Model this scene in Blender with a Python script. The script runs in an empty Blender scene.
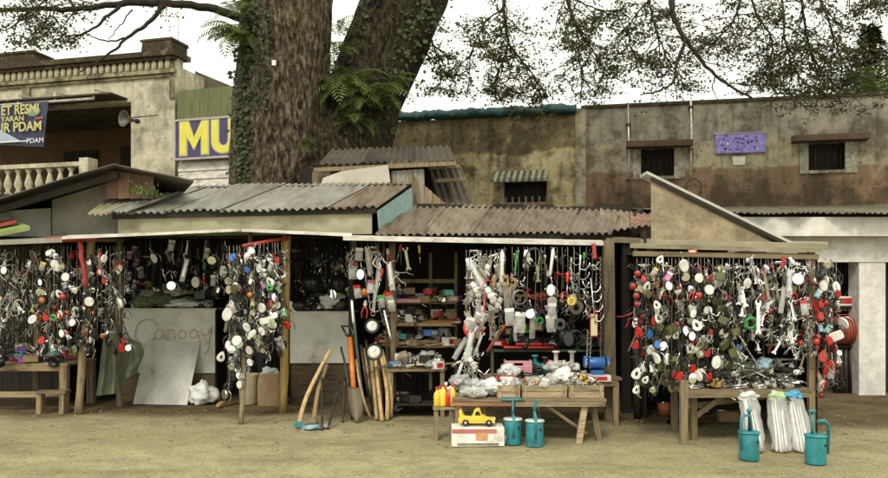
import bpy, bmesh, math, random
from mathutils import Vector, Matrix, Euler, noise
R = math.radians
rnd = random.Random(7)
SC = bpy.context.scene
COL = SC.collection

# ------------------------------------------------------------------ camera, sky, sun, exposure
EYE, HZ, F, W0 = 1.5, 290.0, 800.0, 888.0          # eye height, horizon row, focal length in photo pixels, photo width
cam = bpy.data.cameras.new('camera'); camo = bpy.data.objects.new('camera', cam); COL.objects.link(camo)
camo.location = (0, 0, EYE); camo.rotation_euler = (R(90), 0, 0)
cam.sensor_width = 36; cam.lens = 36 * F / W0; cam.shift_y = (HZ - 239) / W0; cam.clip_end = 2000; cam.clip_start = .05
SC.camera = camo

SUN_EL, SUN_AZ = 46, 196                            # behind the camera, veiled by cloud
w = bpy.data.worlds.new('World'); SC.world = w; w.use_nodes = True
nt = w.node_tree; bg = nt.nodes['Background']
sky = nt.nodes.new('ShaderNodeTexSky'); sky.sky_type = 'NISHITA'; sky.sun_disc = False
sky.sun_elevation = R(SUN_EL); sky.sun_rotation = R(SUN_AZ); sky.dust_density = 4; sky.air_density = 1.5
mx = nt.nodes.new('ShaderNodeMixRGB'); mx.inputs[0].default_value = .9      # an even white cloud layer over the sky
mx.inputs[2].default_value = (11.4, 11.2, 9.7, 1)
nt.links.new(sky.outputs[0], mx.inputs[1]); nt.links.new(mx.outputs[0], bg.inputs[0]); bg.inputs[1].default_value = .12
sl = bpy.data.lights.new('sun', 'SUN'); sl.energy = 1.5; sl.angle = R(12); sl.color = (1, .93, .8)
so = bpy.data.objects.new('sun', sl); COL.objects.link(so)
az, el = R(SUN_AZ), R(SUN_EL)
so.rotation_euler = Vector((-math.sin(az) * math.cos(el), -math.cos(az) * math.cos(el), -math.sin(el))).to_track_quat('-Z', 'Y').to_euler()
SC.view_settings.view_transform = 'Standard'; SC.view_settings.look = 'None'
SC.view_settings.exposure = .2; SC.view_settings.gamma = 1
SC.render.engine = 'CYCLES'; SC.cycles.max_bounces = 6; SC.cycles.transparent_max_bounces = 6; SC.cycles.use_denoising = True

def P(px, py, D):                                   # a point seen at a photo pixel, D metres away
    return Vector(((px - 444) / F * D, D, EYE + (HZ - py) / F * D))
def G(px, py):                                      # the ground point under a photo pixel
    D = EYE * F / (py - HZ); return Vector(((px - 444) / F * D, D, 0))

# ------------------------------------------------------------------ materials
MATS = {}
def _ramp(n, stops):
    r = n.new('ShaderNodeValToRGB'); e = r.color_ramp.elements
    while len(e) < len(stops): e.new(.5)
    for i, (p, c) in enumerate(stops):
        e[i].position = p; e[i].color = (*c, 1)
    return r
def mat(name, stops, rough=.7, metal=0, scale=6, stretch=(1, 1, 1), detail=6, bump=0, bscale=None, vary=.25, alpha=1, trans=0, coat=0, spec=.5, hue=.0, coord='Object'):
    """noise-driven colour along a ramp, value shifted per object, optional relief"""
    if name in MATS: return MATS[name]
    if not isinstance(stops[0], tuple): stops = [tuple(stops)]
    if not isinstance(stops[0][1], tuple):          # plain colours, spread evenly
        k = len(stops)
        stops = [(.3 + .4 * i / max(1, k - 1), c) for i, c in enumerate(stops)]
    m = bpy.data.materials.new(name); m.use_nodes = True; MATS[name] = m
    t = m.node_tree; n = t.nodes; L = t.links; b = n['Principled BSDF']
    b.inputs['Roughness'].default_value = rough; b.inputs['Metallic'].default_value = metal
    b.inputs['Specular IOR Level'].default_value = spec
    if coat: b.inputs['Coat Weight'].default_value = coat; b.inputs['Coat Roughness'].default_value = .15
    if alpha < 1: b.inputs['Alpha'].default_value = alpha
    tc = n.new('ShaderNodeTexCoord'); mp = n.new('ShaderNodeMapping'); L.new(tc.outputs[coord], mp.inputs[0])
    mp.inputs['Scale'].default_value = stretch
    oi = n.new('ShaderNodeObjectInfo')
    ad = n.new('ShaderNodeVectorMath'); ad.operation = 'ADD'; L.new(mp.outputs[0], ad.inputs[0])
    ml = n.new('ShaderNodeVectorMath'); ml.operation = 'SCALE'; ml.inputs[0].default_value = (17, 31, 23); L.new(oi.outputs['Random'], ml.inputs['Scale'])
    L.new(ml.outputs[0], ad.inputs[1])
    nz = n.new('ShaderNodeTexNoise'); nz.inputs['Scale'].default_value = scale; nz.inputs['Detail'].default_value = detail; nz.inputs['Roughness'].default_value = .62
    L.new(ad.outputs[0], nz.inputs['Vector'])
    r = _ramp(n, stops); L.new(nz.outputs['Fac'], r.inputs[0])
    hs = n.new('ShaderNodeHueSaturation'); L.new(r.outputs[0], hs.inputs['Color'])
    mr = n.new('ShaderNodeMapRange'); mr.inputs[3].default_value = 1 - vary; mr.inputs[4].default_value = 1 + vary
    L.new(oi.outputs['Random'], mr.inputs[0]); L.new(mr.outputs[0], hs.inputs['Value'])
    if hue:
        m2 = n.new('ShaderNodeMapRange'); m2.inputs[3].default_value = .5 - hue; m2.inputs[4].default_value = .5 + hue
        wn = n.new('ShaderNodeTexWhiteNoise'); wn.noise_dimensions = '1D'; L.new(oi.outputs['Random'], wn.inputs['W'])
        L.new(wn.outputs['Value'], m2.inputs[0]); L.new(m2.outputs[0], hs.inputs['Hue'])
    L.new(hs.outputs[0], b.inputs['Base Color'])
    if bump:
        bz = n.new('ShaderNodeTexNoise'); bz.inputs['Scale'].default_value = bscale or scale * 4; bz.inputs['Detail'].default_value = 5
        L.new(ad.outputs[0], bz.inputs['Vector'])
        bp = n.new('ShaderNodeBump'); bp.inputs['Strength'].default_value = 1; bp.inputs['Distance'].default_value = bump
        L.new(bz.outputs['Fac'], bp.inputs['Height']); L.new(bp.outputs[0], b.inputs['Normal'])
    if trans:
        tr = n.new('ShaderNodeBsdfTranslucent'); L.new(hs.outputs[0], tr.inputs[0])
        ms = n.new('ShaderNodeMixShader'); ms.inputs[0].default_value = trans
        L.new(b.outputs[0], ms.inputs[1]); L.new(tr.outputs[0], ms.inputs[2]); L.new(ms.outputs[0], n['Material Output'].inputs[0])
    return m

def wood(name, a, b, **k): return mat(name, [a, b, tuple(x * 1.25 for x in b)], rough=.85, scale=5, stretch=k.pop('stretch', (6, 6, .6)), bump=.004, bscale=18, vary=k.pop('vary', .3), **k)
WOOD = wood('weathered_wood', (.07, .052, .028), (.235, .180, .105))
WOODX = wood('weathered_wood_lengthwise', (.07, .052, .028), (.25, .19, .11), stretch=(.6, 6, 6))
PALE = wood('pale_wood', (.21, .135, .06), (.44, .31, .155))
BAMBOO = wood('bamboo', (.20, .135, .04), (.38, .26, .09))
DARKW = wood('dark_wood_and_shade', (.008, .006, .004), (.022, .016, .010))  # near-black: the shade of the stall backs is put into the colour
CRATE = wood('crate_wood', (.13, .095, .052), (.33, .255, .155), stretch=(.6, 6, 6))
TIN = mat('weathered_tin', [(.27, (.12, .085, .055)), (.35, (.19, .18, .145)), (.5, (.265, .26, .215)), (.66, (.34, .335, .285)), (.8, (.24, .225, .18))], rough=.55, metal=.15, scale=2.2, stretch=(3.2, .55, .55), bump=.002, vary=.06)
RUST = mat('rusty_tin', [(.28, (.07, .036, .018)), (.37, (.13, .078, .043)), (.48, (.17, .132, .088)), (.64, (.225, .19, .135)), (.74, (.15, .085, .045))], rough=.65, metal=.1, scale=2.4, stretch=(3.2, .6, .6), bump=.003, vary=.16)
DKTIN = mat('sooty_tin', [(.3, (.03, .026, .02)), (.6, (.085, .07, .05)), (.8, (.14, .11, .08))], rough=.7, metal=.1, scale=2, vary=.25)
WTIN = mat('white_painted_tin', [(.28, (.25, .22, .16)), (.42, (.50, .48, .41)), (.6, (.70, .69, .63)), (.8, (.74, .73, .68))], rough=.5, scale=6, stretch=(1, 1, 2), bump=.002, vary=.06)
GREYB = mat('grey_board', [(.30, (.36, .35, .27)), (.40, (.58, .58, .50)), (.55, (.70, .71, .64)), (.8, (.76, .77, .71))], rough=.6, detail=9, scale=3.4, bump=.001, vary=.08)
CREAMB = mat('mossy_cream_board', [(.25, (.11, .10, .055)), (.45, (.28, .265, .165)), (.75, (.42, .40, .28))], rough=.8, scale=2.2, stretch=(1, 1, 1.5), bump=.003, vary=.12)
REDP = mat('red_paint', [(.22, .025, .018), (.36, .04, .028)], rough=.45, scale=9, vary=.2)
CYANB = mat('pale_cyan_board', [(.22, .35, .34), (.36, .50, .48)], rough=.7, scale=4, vary=.05)
GREENB = mat('light_green_board', [(.14, .2, .05), (.24, .31, .1)], rough=.7, scale=4, vary=.1)
TEAL = mat('teal_enamel', [(.30, (.07, .06, .035)), (.37, (.018, .15, .17)), (.5, (.022, .21, .24)), (.68, (.035, .28, .31)), (.78, (.10, .26, .26))], rough=.42, scale=9, vary=.1, coat=.15, bump=.002, bscale=30)
TARP = mat('teal_tarpaulin', [(.006, .035, .036), (.012, .075, .072)], rough=.6, scale=4, vary=.1)
CANVAS = mat('olive_canvas', [(.10, .12, .07), (.20, .23, .15)], rough=.85, scale=5, bump=.004, bscale=14, vary=.15)
BLACK = mat('black_rubber', [(.008, .008, .008), (.022, .021, .02)], rough=.5, scale=9, vary=.4)
BLKPL = mat('black_plastic', [(.008, .008, .009), (.02, .02, .021)], rough=.3, scale=9, vary=.3)
IRON = mat('dark_iron', [(.03, .028, .025), (.09, .08, .07)], rough=.5, metal=.6, scale=14, vary=.3)
CHROME = mat('chrome', [(.48, .48, .46), (.82, .81, .78)], rough=.2, metal=1, scale=12, vary=.15)
STEEL = mat('dull_steel', [(.22, .21, .19), (.50, .49, .45)], rough=.38, metal=.9, scale=16, vary=.3)
BRASS = mat('brass', [(.40, .27, .08), (.60, .43, .16)], rough=.35, metal=.9, scale=14, vary=.2)
GLASSM = mat('mirror_glass', [(.86, .87, .86), (.92, .92, .91)], rough=.06, metal=1, scale=8, vary=.04)
WHITEP = mat('white_plastic', [(.50, .48, .42), (.78, .78, .74), (.84, .84, .80)], rough=.38, scale=9, vary=.12)
REDPL = mat('red_plastic', [(.36, .016, .014), (.54, .032, .028)], rough=.28, scale=8, vary=.3, coat=.3)
ORANGE = mat('orange_plastic', [(.46, .13, .02), (.60, .2, .035)], rough=.4, scale=8, vary=.2)
YELLOW = mat('yellow_plastic', [(.74, .52, .05), (.85, .63, .08)], rough=.35, scale=7, vary=.12)
GREENP = mat('green_plastic', [(.03, .26, .05), (.06, .42, .09)], rough=.4, scale=8, vary=.35)
OLIVEP = mat('olive_plastic', [(.055, .06, .022), (.11, .115, .045)], rough=.35, scale=8, vary=.35)
BLUEP = mat('blue_plastic', [(.03, .12, .42), (.06, .20, .55)], rough=.35, scale=8, vary=.3)
PINKP = mat('pink_plastic', [(.58, .26, .30), (.70, .36, .38)], rough=.5, scale=8, vary=.12)
MULTI = mat('coloured_packaging', [(.45, .10, .06), (.52, .20, .10)], rough=.5, scale=5, vary=.35, hue=.5)
CARD = mat('cardboard', [(.30, .20, .11), (.42, .30, .17)], rough=.85, scale=4, vary=.2)
SACKC = mat('brown_paper_sack', [(.22, .14, .075), (.36, .25, .14)], rough=.9, scale=5, bump=.006, bscale=10, vary=.15)
CLEAR = mat('clear_packing_film', [(.70, .71, .69), (.85, .86, .84)], rough=.14, scale=7, alpha=.3, bump=.01, bscale=11, vary=.1)
BAGW = mat('white_bag_film', [(.70, .71, .70), (.86, .87, .86)], rough=.35, scale=7, bump=.008, bscale=9, vary=.06, trans=.15)
SKIN = mat('skin', [(.30, .15, .085), (.38, .20, .12)], rough=.55, scale=12, vary=0)
HAIR = mat('black_hair', [(.006, .005, .005), (.015, .012, .01)], rough=.5, scale=30, vary=0)
TROUS = mat('dark_trousers', [(.008, .008, .011), (.02, .019, .023)], rough=.85, scale=14, vary=0)
SHIRT = mat('dark_shirt', [(.014, .014, .017), (.035, .032, .036)], rough=.85, scale=14, vary=0)
LEATH = mat('tan_leather', [(.36, .20, .09), (.48, .29, .14)], rough=.5, scale=12, vary=0)
CORDM = mat('pale_cord', [(.25, .23, .17), (.42, .40, .32)], rough=.9, scale=30, vary=.4)
LEAF = mat('rain_tree_leaf', [(.042, .052, .016), (.088, .096, .032), (.12, .115, .04)], rough=.6, scale=3, trans=.4, vary=.1)
LEAFB = mat('browning_leaf', [(.07, .048, .018), (.115, .08, .03)], rough=.6, scale=3, trans=.4, vary=.1)
FERN = mat('fern_green', [(.06, .09, .016), (.16, .20, .045)], rough=.55, scale=4, trans=.3, vary=.25)
IVYM = mat('ivy_green', [(.022, .034, .008), (.06, .075, .02)], rough=.6, scale=5, trans=.15, vary=.1)
FIRM = mat('evergreen_dark', [(.014, .016, .007), (.045, .045, .016)], rough=.7, scale=2, trans=.1, vary=.1)
TWIG = mat('dark_twig', [(.012, .009, .006), (.035, .026, .018)], rough=.9, scale=8, vary=.1)
PURP = mat('purple_board', [(.045, .032, .10), (.075, .055, .15)], rough=.6, scale=3, vary=.05)
LILAC = mat('lilac_board', [(.09, .07, .2), (.20, .165, .46), (.28, .235, .56)], rough=.6, scale=11, vary=.05)
LETY = mat('yellow_lettering', [(.62, .58, .05), (.74, .70, .12)], rough=.6, scale=5, vary=.03)
BANM = mat('navy_banner_cloth', [(.018, .022, .05), (.04, .046, .10)], rough=.6, scale=2, vary=.05)
CORR_G = mat('olive_corrugated', [(.10, .11, .035), (.17, .18, .07)], rough=.6, scale=3, stretch=(3, 1, .6), vary=.05)
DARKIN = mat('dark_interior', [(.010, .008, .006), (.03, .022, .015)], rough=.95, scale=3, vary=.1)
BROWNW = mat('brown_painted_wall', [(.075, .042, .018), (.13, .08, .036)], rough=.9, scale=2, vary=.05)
SAND = mat('scrawl_ochre', [(.50, .47, .28), (.64, .62, .48)], rough=.9, scale=14, vary=0)

def plaster(name, bands, edge=.25, stain=.55, scale=1.3, streak=True, dark=(.038, .032, .02)):
    """old plaster: horizontal coats of paint with ragged edges, blotches, run-down streaks. bands = [(top z, colour a, colour b)] from low to high"""
    m = bpy.data.materials.new(name); m.use_nodes = True; MATS[name] = m
    t = m.node_tree; n = t.nodes; L = t.links; b = n['Principled BSDF']; b.inputs['Roughness'].default_value = .92
    b.inputs['Specular IOR Level'].default_value = .2
    tc = n.new('ShaderNodeTexCoord'); sp = n.new('ShaderNodeSeparateXYZ'); L.new(tc.outputs['Object'], sp.inputs[0])
    def nz(sc, det=7, st=(1, 1, 1), rough=.65):
        mp = n.new('ShaderNodeMapping'); mp.inputs['Scale'].default_value = st; L.new(tc.outputs['Object'], mp.inputs[0])
        q = n.new('ShaderNodeTexNoise'); q.inputs['Scale'].default_value = sc; q.inputs['Detail'].default_value = det; q.inputs['Roughness'].default_value = rough
        L.new(mp.outputs[0], q.inputs[0]); return q.outputs['Fac']
    big, fine, run = nz(scale), nz(scale * 5), nz(2.2, 6, (2.6, 2.6, .35))
    def mix(f, a, c):
        x = n.new('ShaderNodeMixRGB'); L.new(f, x.inputs[0])
        for i, s in ((1, a), (2, c)):
            if isinstance(s, tuple): x.inputs[i].default_value = (*s, 1)
            else: L.new(s, x.inputs[i])
        return x.outputs[0]
    def rng(s, lo, hi):
        q = n.new('ShaderNodeMapRange'); q.inputs[1].default_value = lo; q.inputs[2].default_value = hi; L.new(s, q.inputs[0]); return q.outputs[0]
    def mth(op, a, c):
        q = n.new('ShaderNodeMath'); q.operation = op
        for i, s in enumerate((a, c)):
            if isinstance(s, (int, float)): q.inputs[i].default_value = s
            else: L.new(s, q.inputs[i])
        return q.outputs[0]
    zj = mth('ADD', sp.outputs['Z'], mth('MULTIPLY', mth('SUBTRACT', big, .5), edge * 2))
    col = mix(rng(fine, .35, .65), bands[0][1], bands[0][2])
    for i in range(1, len(bands)):
        c = mix(rng(fine, .35, .65), bands[i][1], bands[i][2])
        col = mix(rng(zj, bands[i - 1][0] - .03, bands[i - 1][0] + .03), col, c)
    blot = mth('MULTIPLY', rng(big, .49, .58), stain * .85); col = mix(blot, col, dark)
    if streak: col = mix(mth('MULTIPLY', rng(run, .50, .68), stain * .75), col, dark)
    mid = mth('MULTIPLY', rng(nz(scale * 3.3, 8, (1, 1, 1), .75), .53, .62), stain * .75); col = mix(mid, col, tuple(x * 1.3 for x in dark))
    pat = mth('MULTIPLY', rng(nz(scale * 2.1, 7, (1, 1, .8), .7), .56, .66), stain * .45); col = mix(pat, col, (.42, .38, .26))
    spk = mth('MULTIPLY', rng(nz(scale * 9, 4), .60, .68), stain * .8); col = mix(spk, col, tuple(x * .6 for x in dark))
    L.new(col, b.inputs['Base Color'])
    bp = n.new('ShaderNodeBump'); bp.inputs['Distance'].default_value = .02; L.new(fine, bp.inputs['Height']); L.new(bp.outputs[0], b.inputs['Normal'])
    return m

# ------------------------------------------------------------------ mesh collector
class MB:
    def __init__(s): s.v, s.f, s.m, s.s = [], [], [], []
    def add(s, vs, fs, m=0, sm=False, M=None):
        o = len(s.v)
        s.v += [tuple(M @ Vector(p)) if M else tuple(p) for p in vs]
        for f in fs: s.f.append(tuple(i + o for i in f)); s.m.append(m); s.s.append(sm)
        return s
    def box(s, c, d, m=0, M=None, jit=0):
        x, y, z = (q / 2 for q in d); vs = []
        for k in ((-1, -1, -1), (1, -1, -1), (1, 1, -1), (-1, 1, -1), (-1, -1, 1), (1, -1, 1), (1, 1, 1), (-1, 1, 1)):
            vs.append((c[0] + k[0] * x + rnd.uniform(-jit, jit), c[1] + k[1] * y + rnd.uniform(-jit, jit), c[2] + k[2] * z + rnd.uniform(-jit, jit)))
        return s.add(vs, [(0, 3, 2, 1), (4, 5, 6, 7), (0, 1, 5, 4), (1, 2, 6, 5), (2, 3, 7, 6), (3, 0, 4, 7)], m, False, M)
    def ext(s, lo, hi, m=0, M=None, jit=0):
        return s.box([(a + b) / 2 for a, b in zip(lo, hi)], [b - a for a, b in zip(lo, hi)], m, M, jit)
    def bar(s, a, b, w, h, m=0, up=(0, 0, 1)):
        a, b = Vector(a), Vector(b); d = (b - a).normalized(); u = Vector(up)
        if abs(d.dot(u)) > .95: u = Vector((0, 1, 0))
        x = d.cross(u).normalized() * w / 2; y = x.cross(d).normalized() * h / 2
        vs = [a - x - y, a + x - y, a + x + y, a - x + y, b - x - y, b + x - y, b + x + y, b - x + y]
        return s.add(vs, [(0, 1, 2, 3), (7, 6, 5, 4), (0, 4, 5, 1), (1, 5, 6, 2), (2, 6, 7, 3), (3, 7, 4, 0)], m)
    def tube(s, pts, r, n=8, m=0, sm=True, M=None, cap=True, closed=False):
        pts = [Vector(p) for p in pts]; k = len(pts); rs = r if isinstance(r, (list, tuple)) else [r] * k
        vs, fs = [], []; pu = None
        for i, p in enumerate(pts):
            a = pts[(i - 1) % k] if closed or i else p; c = pts[(i + 1) % k] if closed or i < k - 1 else p
            d = (c - a).normalized() if (c - a).length > 1e-9 else Vector((0, 0, 1))
            if pu is None: pu = Vector((0, 1, 0)) if abs(d.y) < .9 else Vector((1, 0, 0))
            x = d.cross(pu).normalized(); pu = x.cross(d).normalized()
            for j in range(n):
                t = 2 * math.pi * j / n; vs.append(p + (x * math.cos(t) + pu * math.sin(t)) * rs[i])
        for i in range(k if closed else k - 1):
            for j in range(n):
                q = (i + 1) % k; fs.append((i * n + j, i * n + (j + 1) % n, q * n + (j + 1) % n, q * n + j))
        if cap and not closed: fs += [tuple(range(n))[::-1], tuple((k - 1) * n + j for j in range(n))]
        return s.add(vs, fs, m, sm, M)
    def lathe(s, prof, n=14, m=0, M=None, sm=True):
        vs = [(r * math.cos(2 * math.pi * j / n), r * math.sin(2 * math.pi * j / n), z) for r, z in prof for j in range(n)]
        fs = [(i * n + j, i * n + (j + 1) % n, (i + 1) * n + (j + 1) % n, (i + 1) * n + j) for i in range(len(prof) - 1) for j in range(n)]
        fs += [tuple(range(n))[::-1], tuple((len(prof) - 1) * n + j for j in range(n))]
        return s.add(vs, fs, m, sm, M)
    def ell(s, c, r, nu=10, nv=7, m=0, M=None):
        prof = [(max(1e-4, math.sin(math.pi * i / nv)), -math.cos(math.pi * i / nv)) for i in range(nv + 1)]
        T = Matrix.Translation(c) @ Matrix.Diagonal((*r, 1))
        return s.lathe(prof, nu, m, (M @ T) if M else T)
    def torus(s, Rr, r, nu=14, nv=6, m=0, M=None, sq=(1, 1)):
        return s.tube([(Rr * sq[0] * math.cos(2 * math.pi * i / nu), 0, Rr * sq[1] * math.sin(2 * math.pi * i / nu)) for i in range(nu)], r, nv, m, True, M, closed=True)
    def prism(s, poly, y0, y1, m=0, M=None):          # poly in x,z
        k = len(poly); vs = [(x, y0, z) for x, z in poly] + [(x, y1, z) for x, z in poly]
        fs = [tuple(range(k)), tuple(range(2 * k - 1, k - 1, -1))] + [(i, k + i, k + (i + 1) % k, (i + 1) % k) for i in range(k)]
        return s.add(vs, fs, m, False, M)
    def grid(s, fn, nu, nv, m=0, sm=True, th=0):
        vs = [fn(i / nu, j / nv) for j in range(nv + 1) for i in range(nu + 1)]
        fs = [(j * (nu + 1) + i, j * (nu + 1) + i + 1, (j + 1) * (nu + 1) + i + 1, (j + 1) * (nu + 1) + i) for j in range(nv) for i in range(nu)]
        return s.add(vs, fs, m, sm)
    def mesh(s, name, mats):
        me = bpy.data.meshes.new(name); me.from_pydata(s.v, [], s.f)
        for m in (mats if isinstance(mats, (list, tuple)) else [mats]): me.materials.append(m)
        me.polygons.foreach_set('material_index', s.m); me.polygons.foreach_set('use_smooth', s.s); me.update(); return me
    def build(s, name, mats, parent=None, **k):
        return link(name, s.mesh(name, mats), parent, **k)
def link(name, me, parent=None, loc=None, rot=None, label=None, kind=None):
    o = bpy.data.objects.new(name, me); COL.objects.link(o); o.parent = parent
    if loc is not None: o.location = loc
    if rot is not None: o.rotation_euler = rot
    if label: o['label'] = label
    if kind: o['kind'] = kind
    return o
def tag(o, label, cat, group=None, kind=None):
    o['label'] = label; o['category'] = cat
    if group: o['group'] = group
    if kind: o['kind'] = kind
    return o
def thing(name, label, cat, loc=(0, 0, 0), rz=0, group=None):
    o = bpy.data.objects.new(name, None); COL.objects.link(o); o.location = loc; o.rotation_euler = (0, 0, rz); o.empty_display_size = .1
    return tag(o, label, cat, group)
def struct(name, mb, m, parent=None): return mb.build(name, m, parent, kind='structure')
def T(x=0, y=0, z=0, rx=0, ry=0, rz=0, s=1): return Matrix.Translation((x, y, z)) @ Euler((R(rx), R(ry), R(rz))).to_matrix().to_4x4() @ Matrix.Scale(s, 4)

def corr_sheet(a, b, c, d, pitch=.1, amp=.014, nv=5, sag=.0, jit=.0, seed=0):
    """corrugated sheet a-b (low edge), d-c (high edge)"""
    a, b, c, d = map(Vector, (a, b, c, d)); wd = ((b - a).length + (c - d).length) / 2; nu = max(8, int(wd / pitch * 6))
    nrm = (b - a).cross(d - a).normalized(); nrm = nrm if nrm.z >= 0 else -nrm
    g = MB()
    def fn(u, v):
        e = noise.noise(Vector((u * 3 + seed, 0, seed * 1.7))) * jit
        p0 = a.lerp(b, u); p1 = d.lerp(c, u); p = p0.lerp(p1, v + e * (1 - v))
        return p + nrm * (amp * math.sin(u * wd / pitch * 2 * math.pi) - sag * 4 * v * (1 - v) + .012 * noise.noise(Vector((u * 2.3 + seed, v * 2, seed))))
    g.grid(fn, nu, nv); return g
def roof(parent, a, b, c, d, n, m, name='roof_sheet', over=.04, lift=.008, jit=.03, rs=0, **k):
    a, b, c, d = map(Vector, (a, b, c, d))
    for i in range(n):
        u0, u1 = max(0, i / n - over / n), min(1, (i + 1) / n + over / n)
        z = Vector((0, 0, lift * (i % 2) + rnd.uniform(0, .012)))
        dn = (a - d) * rnd.uniform(-.01, .02)
        corr_sheet(a.lerp(b, u0) + z + dn, a.lerp(b, u1) + z + dn, d.lerp(c, u1) + z, d.lerp(c, u0) + z, seed=rs + i * 3.1, jit=jit, **k).build(name, m[i % len(m)] if isinstance(m, list) else m, parent)

class Plane:
    """a facade: vertical plane through two (pixel, distance) pairs; local x along it, local y backwards, z up"""
    def __init__(s, p0, D0, p1, D1):
        s.a = Vector(((p0 - 444) / F * D0, D0)); s.b = Vector(((p1 - 444) / F * D1, D1)); s.d = (s.b - s.a).normalized()
        s.rz = math.atan2(s.d.y, s.d.x)
    def uz(s, px, py):
        k = (px - 444) / F; e = s.b - s.a
        Y = (s.a.x * e.y - s.a.y * e.x) / (k * e.y - e.x); X = k * Y
        return ((Vector((X, Y)) - s.a).dot(s.d), EYE + (HZ - py) / F * Y)
    def root(s, name, label, cat): return thing(name, label, cat, (s.a.x, s.a.y, 0), s.rz)
def wall_holes(g, u0, u1, z0, z1, y0, y1, holes, m=0):
    us = sorted({u0, u1, *[h[0] for h in holes], *[h[1] for h in holes]}); zs = sorted({z0, z1, *[h[2] for h in holes], *[h[3] for h in holes]})
    for i in range(len(us) - 1):
        for j in range(len(zs) - 1):
            cu, cz = (us[i] + us[i + 1]) / 2, (zs[j] + zs[j + 1]) / 2
            if not any(h[0] < cu < h[1] and h[2] < cz < h[3] for h in holes): g.ext((us[i], y0, zs[j]), (us[i + 1], y1, zs[j + 1]), m)
def text(s, size, m, parent, loc, name='lettering', ext=.004, rot=(R(90), 0, 0), sx=1, offs=0):
    cu = bpy.data.curves.new(name, 'FONT'); cu.body = s; cu.size = size; cu.extrude = ext; cu.offset = offs
    o = bpy.data.objects.new('t', cu); COL.objects.link(o); dg = bpy.context.evaluated_depsgraph_get()
    me = bpy.data.meshes.new_from_object(o.evaluated_get(dg)); COL.objects.unlink(o); bpy.data.objects.remove(o)
    me.materials.clear(); me.materials.append(m)
    q = link(name, me, parent, loc, rot); q.scale = (sx, 1, 1); return q
#==PART2==
# ------------------------------------------------------------------ ground
def ground_mat():
    m = bpy.data.materials.new('gritty_road'); m.use_nodes = True
    t = m.node_tree; n = t.nodes; L = t.links; b = n['Principled BSDF']; b.inputs['Roughness'].default_value = .95; b.inputs['Specular IOR Level'].default_value = .15
    tc = n.new('ShaderNodeTexCoord'); sp = n.new('ShaderNodeSeparateXYZ'); L.new(tc.outputs['Object'], sp.inputs[0])
    def nz(sc, det=5, st=(1, 1, 1)):
        mp = n.new('ShaderNodeMapping'); mp.inputs['Scale'].default_value = st; L.new(tc.outputs['Object'], mp.inputs[0])
        q = n.new('ShaderNodeTexNoise'); q.inputs['Scale'].default_value = sc; q.inputs['Detail'].default_value = det; q.inputs['Roughness'].default_value = .6; L.new(mp.outputs[0], q.inputs[0]); return q.outputs['Fac']
    def rng(s, lo, hi, a=0, c=1):
        q = n.new('ShaderNodeMapRange'); q.inputs[1].default_value = lo; q.inputs[2].default_value = hi; q.inputs[3].default_value = a; q.inputs[4].default_value = c; L.new(s, q.inputs[0]); return q.outputs[0]
    def mix(f, a, c, mode='MIX'):
        x = n.new('ShaderNodeMixRGB'); x.blend_type = mode
        if isinstance(f, float): x.inputs[0].default_value = f
        else: L.new(f, x.inputs[0])
        for i, s in ((1, a), (2, c)):
            if isinstance(s, tuple): x.inputs[i].default_value = (*s, 1)
            else: L.new(s, x.inputs[i])
        return x.outputs[0]
    def mth(op, a, c):
        q = n.new('ShaderNodeMath'); q.operation = op
        for i, s in enumerate((a, c)):
            if isinstance(s, (int, float)): q.inputs[i].default_value = s
            else: L.new(s, q.inputs[i])
        return q.outputs[0]
    road = mix(rng(nz(.55, 5, (.5, 1, 1)), .36, .64), (.280, .248, .136), (.370, .330, .196))
    road = mix(rng(nz(3.2, 4), .42, .68), road, (.24, .213, .130))
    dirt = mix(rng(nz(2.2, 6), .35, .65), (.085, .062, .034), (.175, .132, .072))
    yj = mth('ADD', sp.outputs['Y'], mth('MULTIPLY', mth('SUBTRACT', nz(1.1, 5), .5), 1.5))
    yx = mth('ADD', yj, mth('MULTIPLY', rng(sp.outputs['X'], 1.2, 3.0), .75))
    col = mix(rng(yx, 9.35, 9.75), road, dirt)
    vo = n.new('ShaderNodeTexVoronoi'); vo.inputs['Scale'].default_value = 55; L.new(tc.outputs['Object'], vo.inputs['Vector'])
    sepc = n.new('ShaderNodeSeparateColor'); L.new(vo.outputs['Color'], sepc.inputs[0])
    grit = mix(rng(sepc.outputs[0], 0, 1), (.70, .69, .66), (1.25, 1.25, 1.22)); col = mix(.7, col, grit, 'MULTIPLY')
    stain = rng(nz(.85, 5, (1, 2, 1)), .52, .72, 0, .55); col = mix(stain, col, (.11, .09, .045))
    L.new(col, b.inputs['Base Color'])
    hgt = mth('ADD', mth('MULTIPLY', nz(9, 4), .6), mth('MULTIPLY', vo.outputs['Distance'], .35))
    bp = n.new('ShaderNodeBump'); bp.inputs['Distance'].default_value = .014; bp.inputs['Strength'].default_value = .7; L.new(hgt, bp.inputs['Height']); L.new(bp.outputs[0], b.inputs['Normal'])
    return m
GM = ground_mat()
g = MB()
def gz(x, y): return .012 * noise.noise(Vector((x * .6, y * .6, 3))) - .008
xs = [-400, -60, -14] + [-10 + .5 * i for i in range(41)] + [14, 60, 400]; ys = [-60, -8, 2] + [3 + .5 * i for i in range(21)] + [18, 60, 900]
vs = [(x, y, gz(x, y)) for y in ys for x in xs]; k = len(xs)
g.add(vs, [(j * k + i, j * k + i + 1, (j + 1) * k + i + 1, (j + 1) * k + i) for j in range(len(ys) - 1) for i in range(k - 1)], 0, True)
struct('ground', g, GM)

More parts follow.
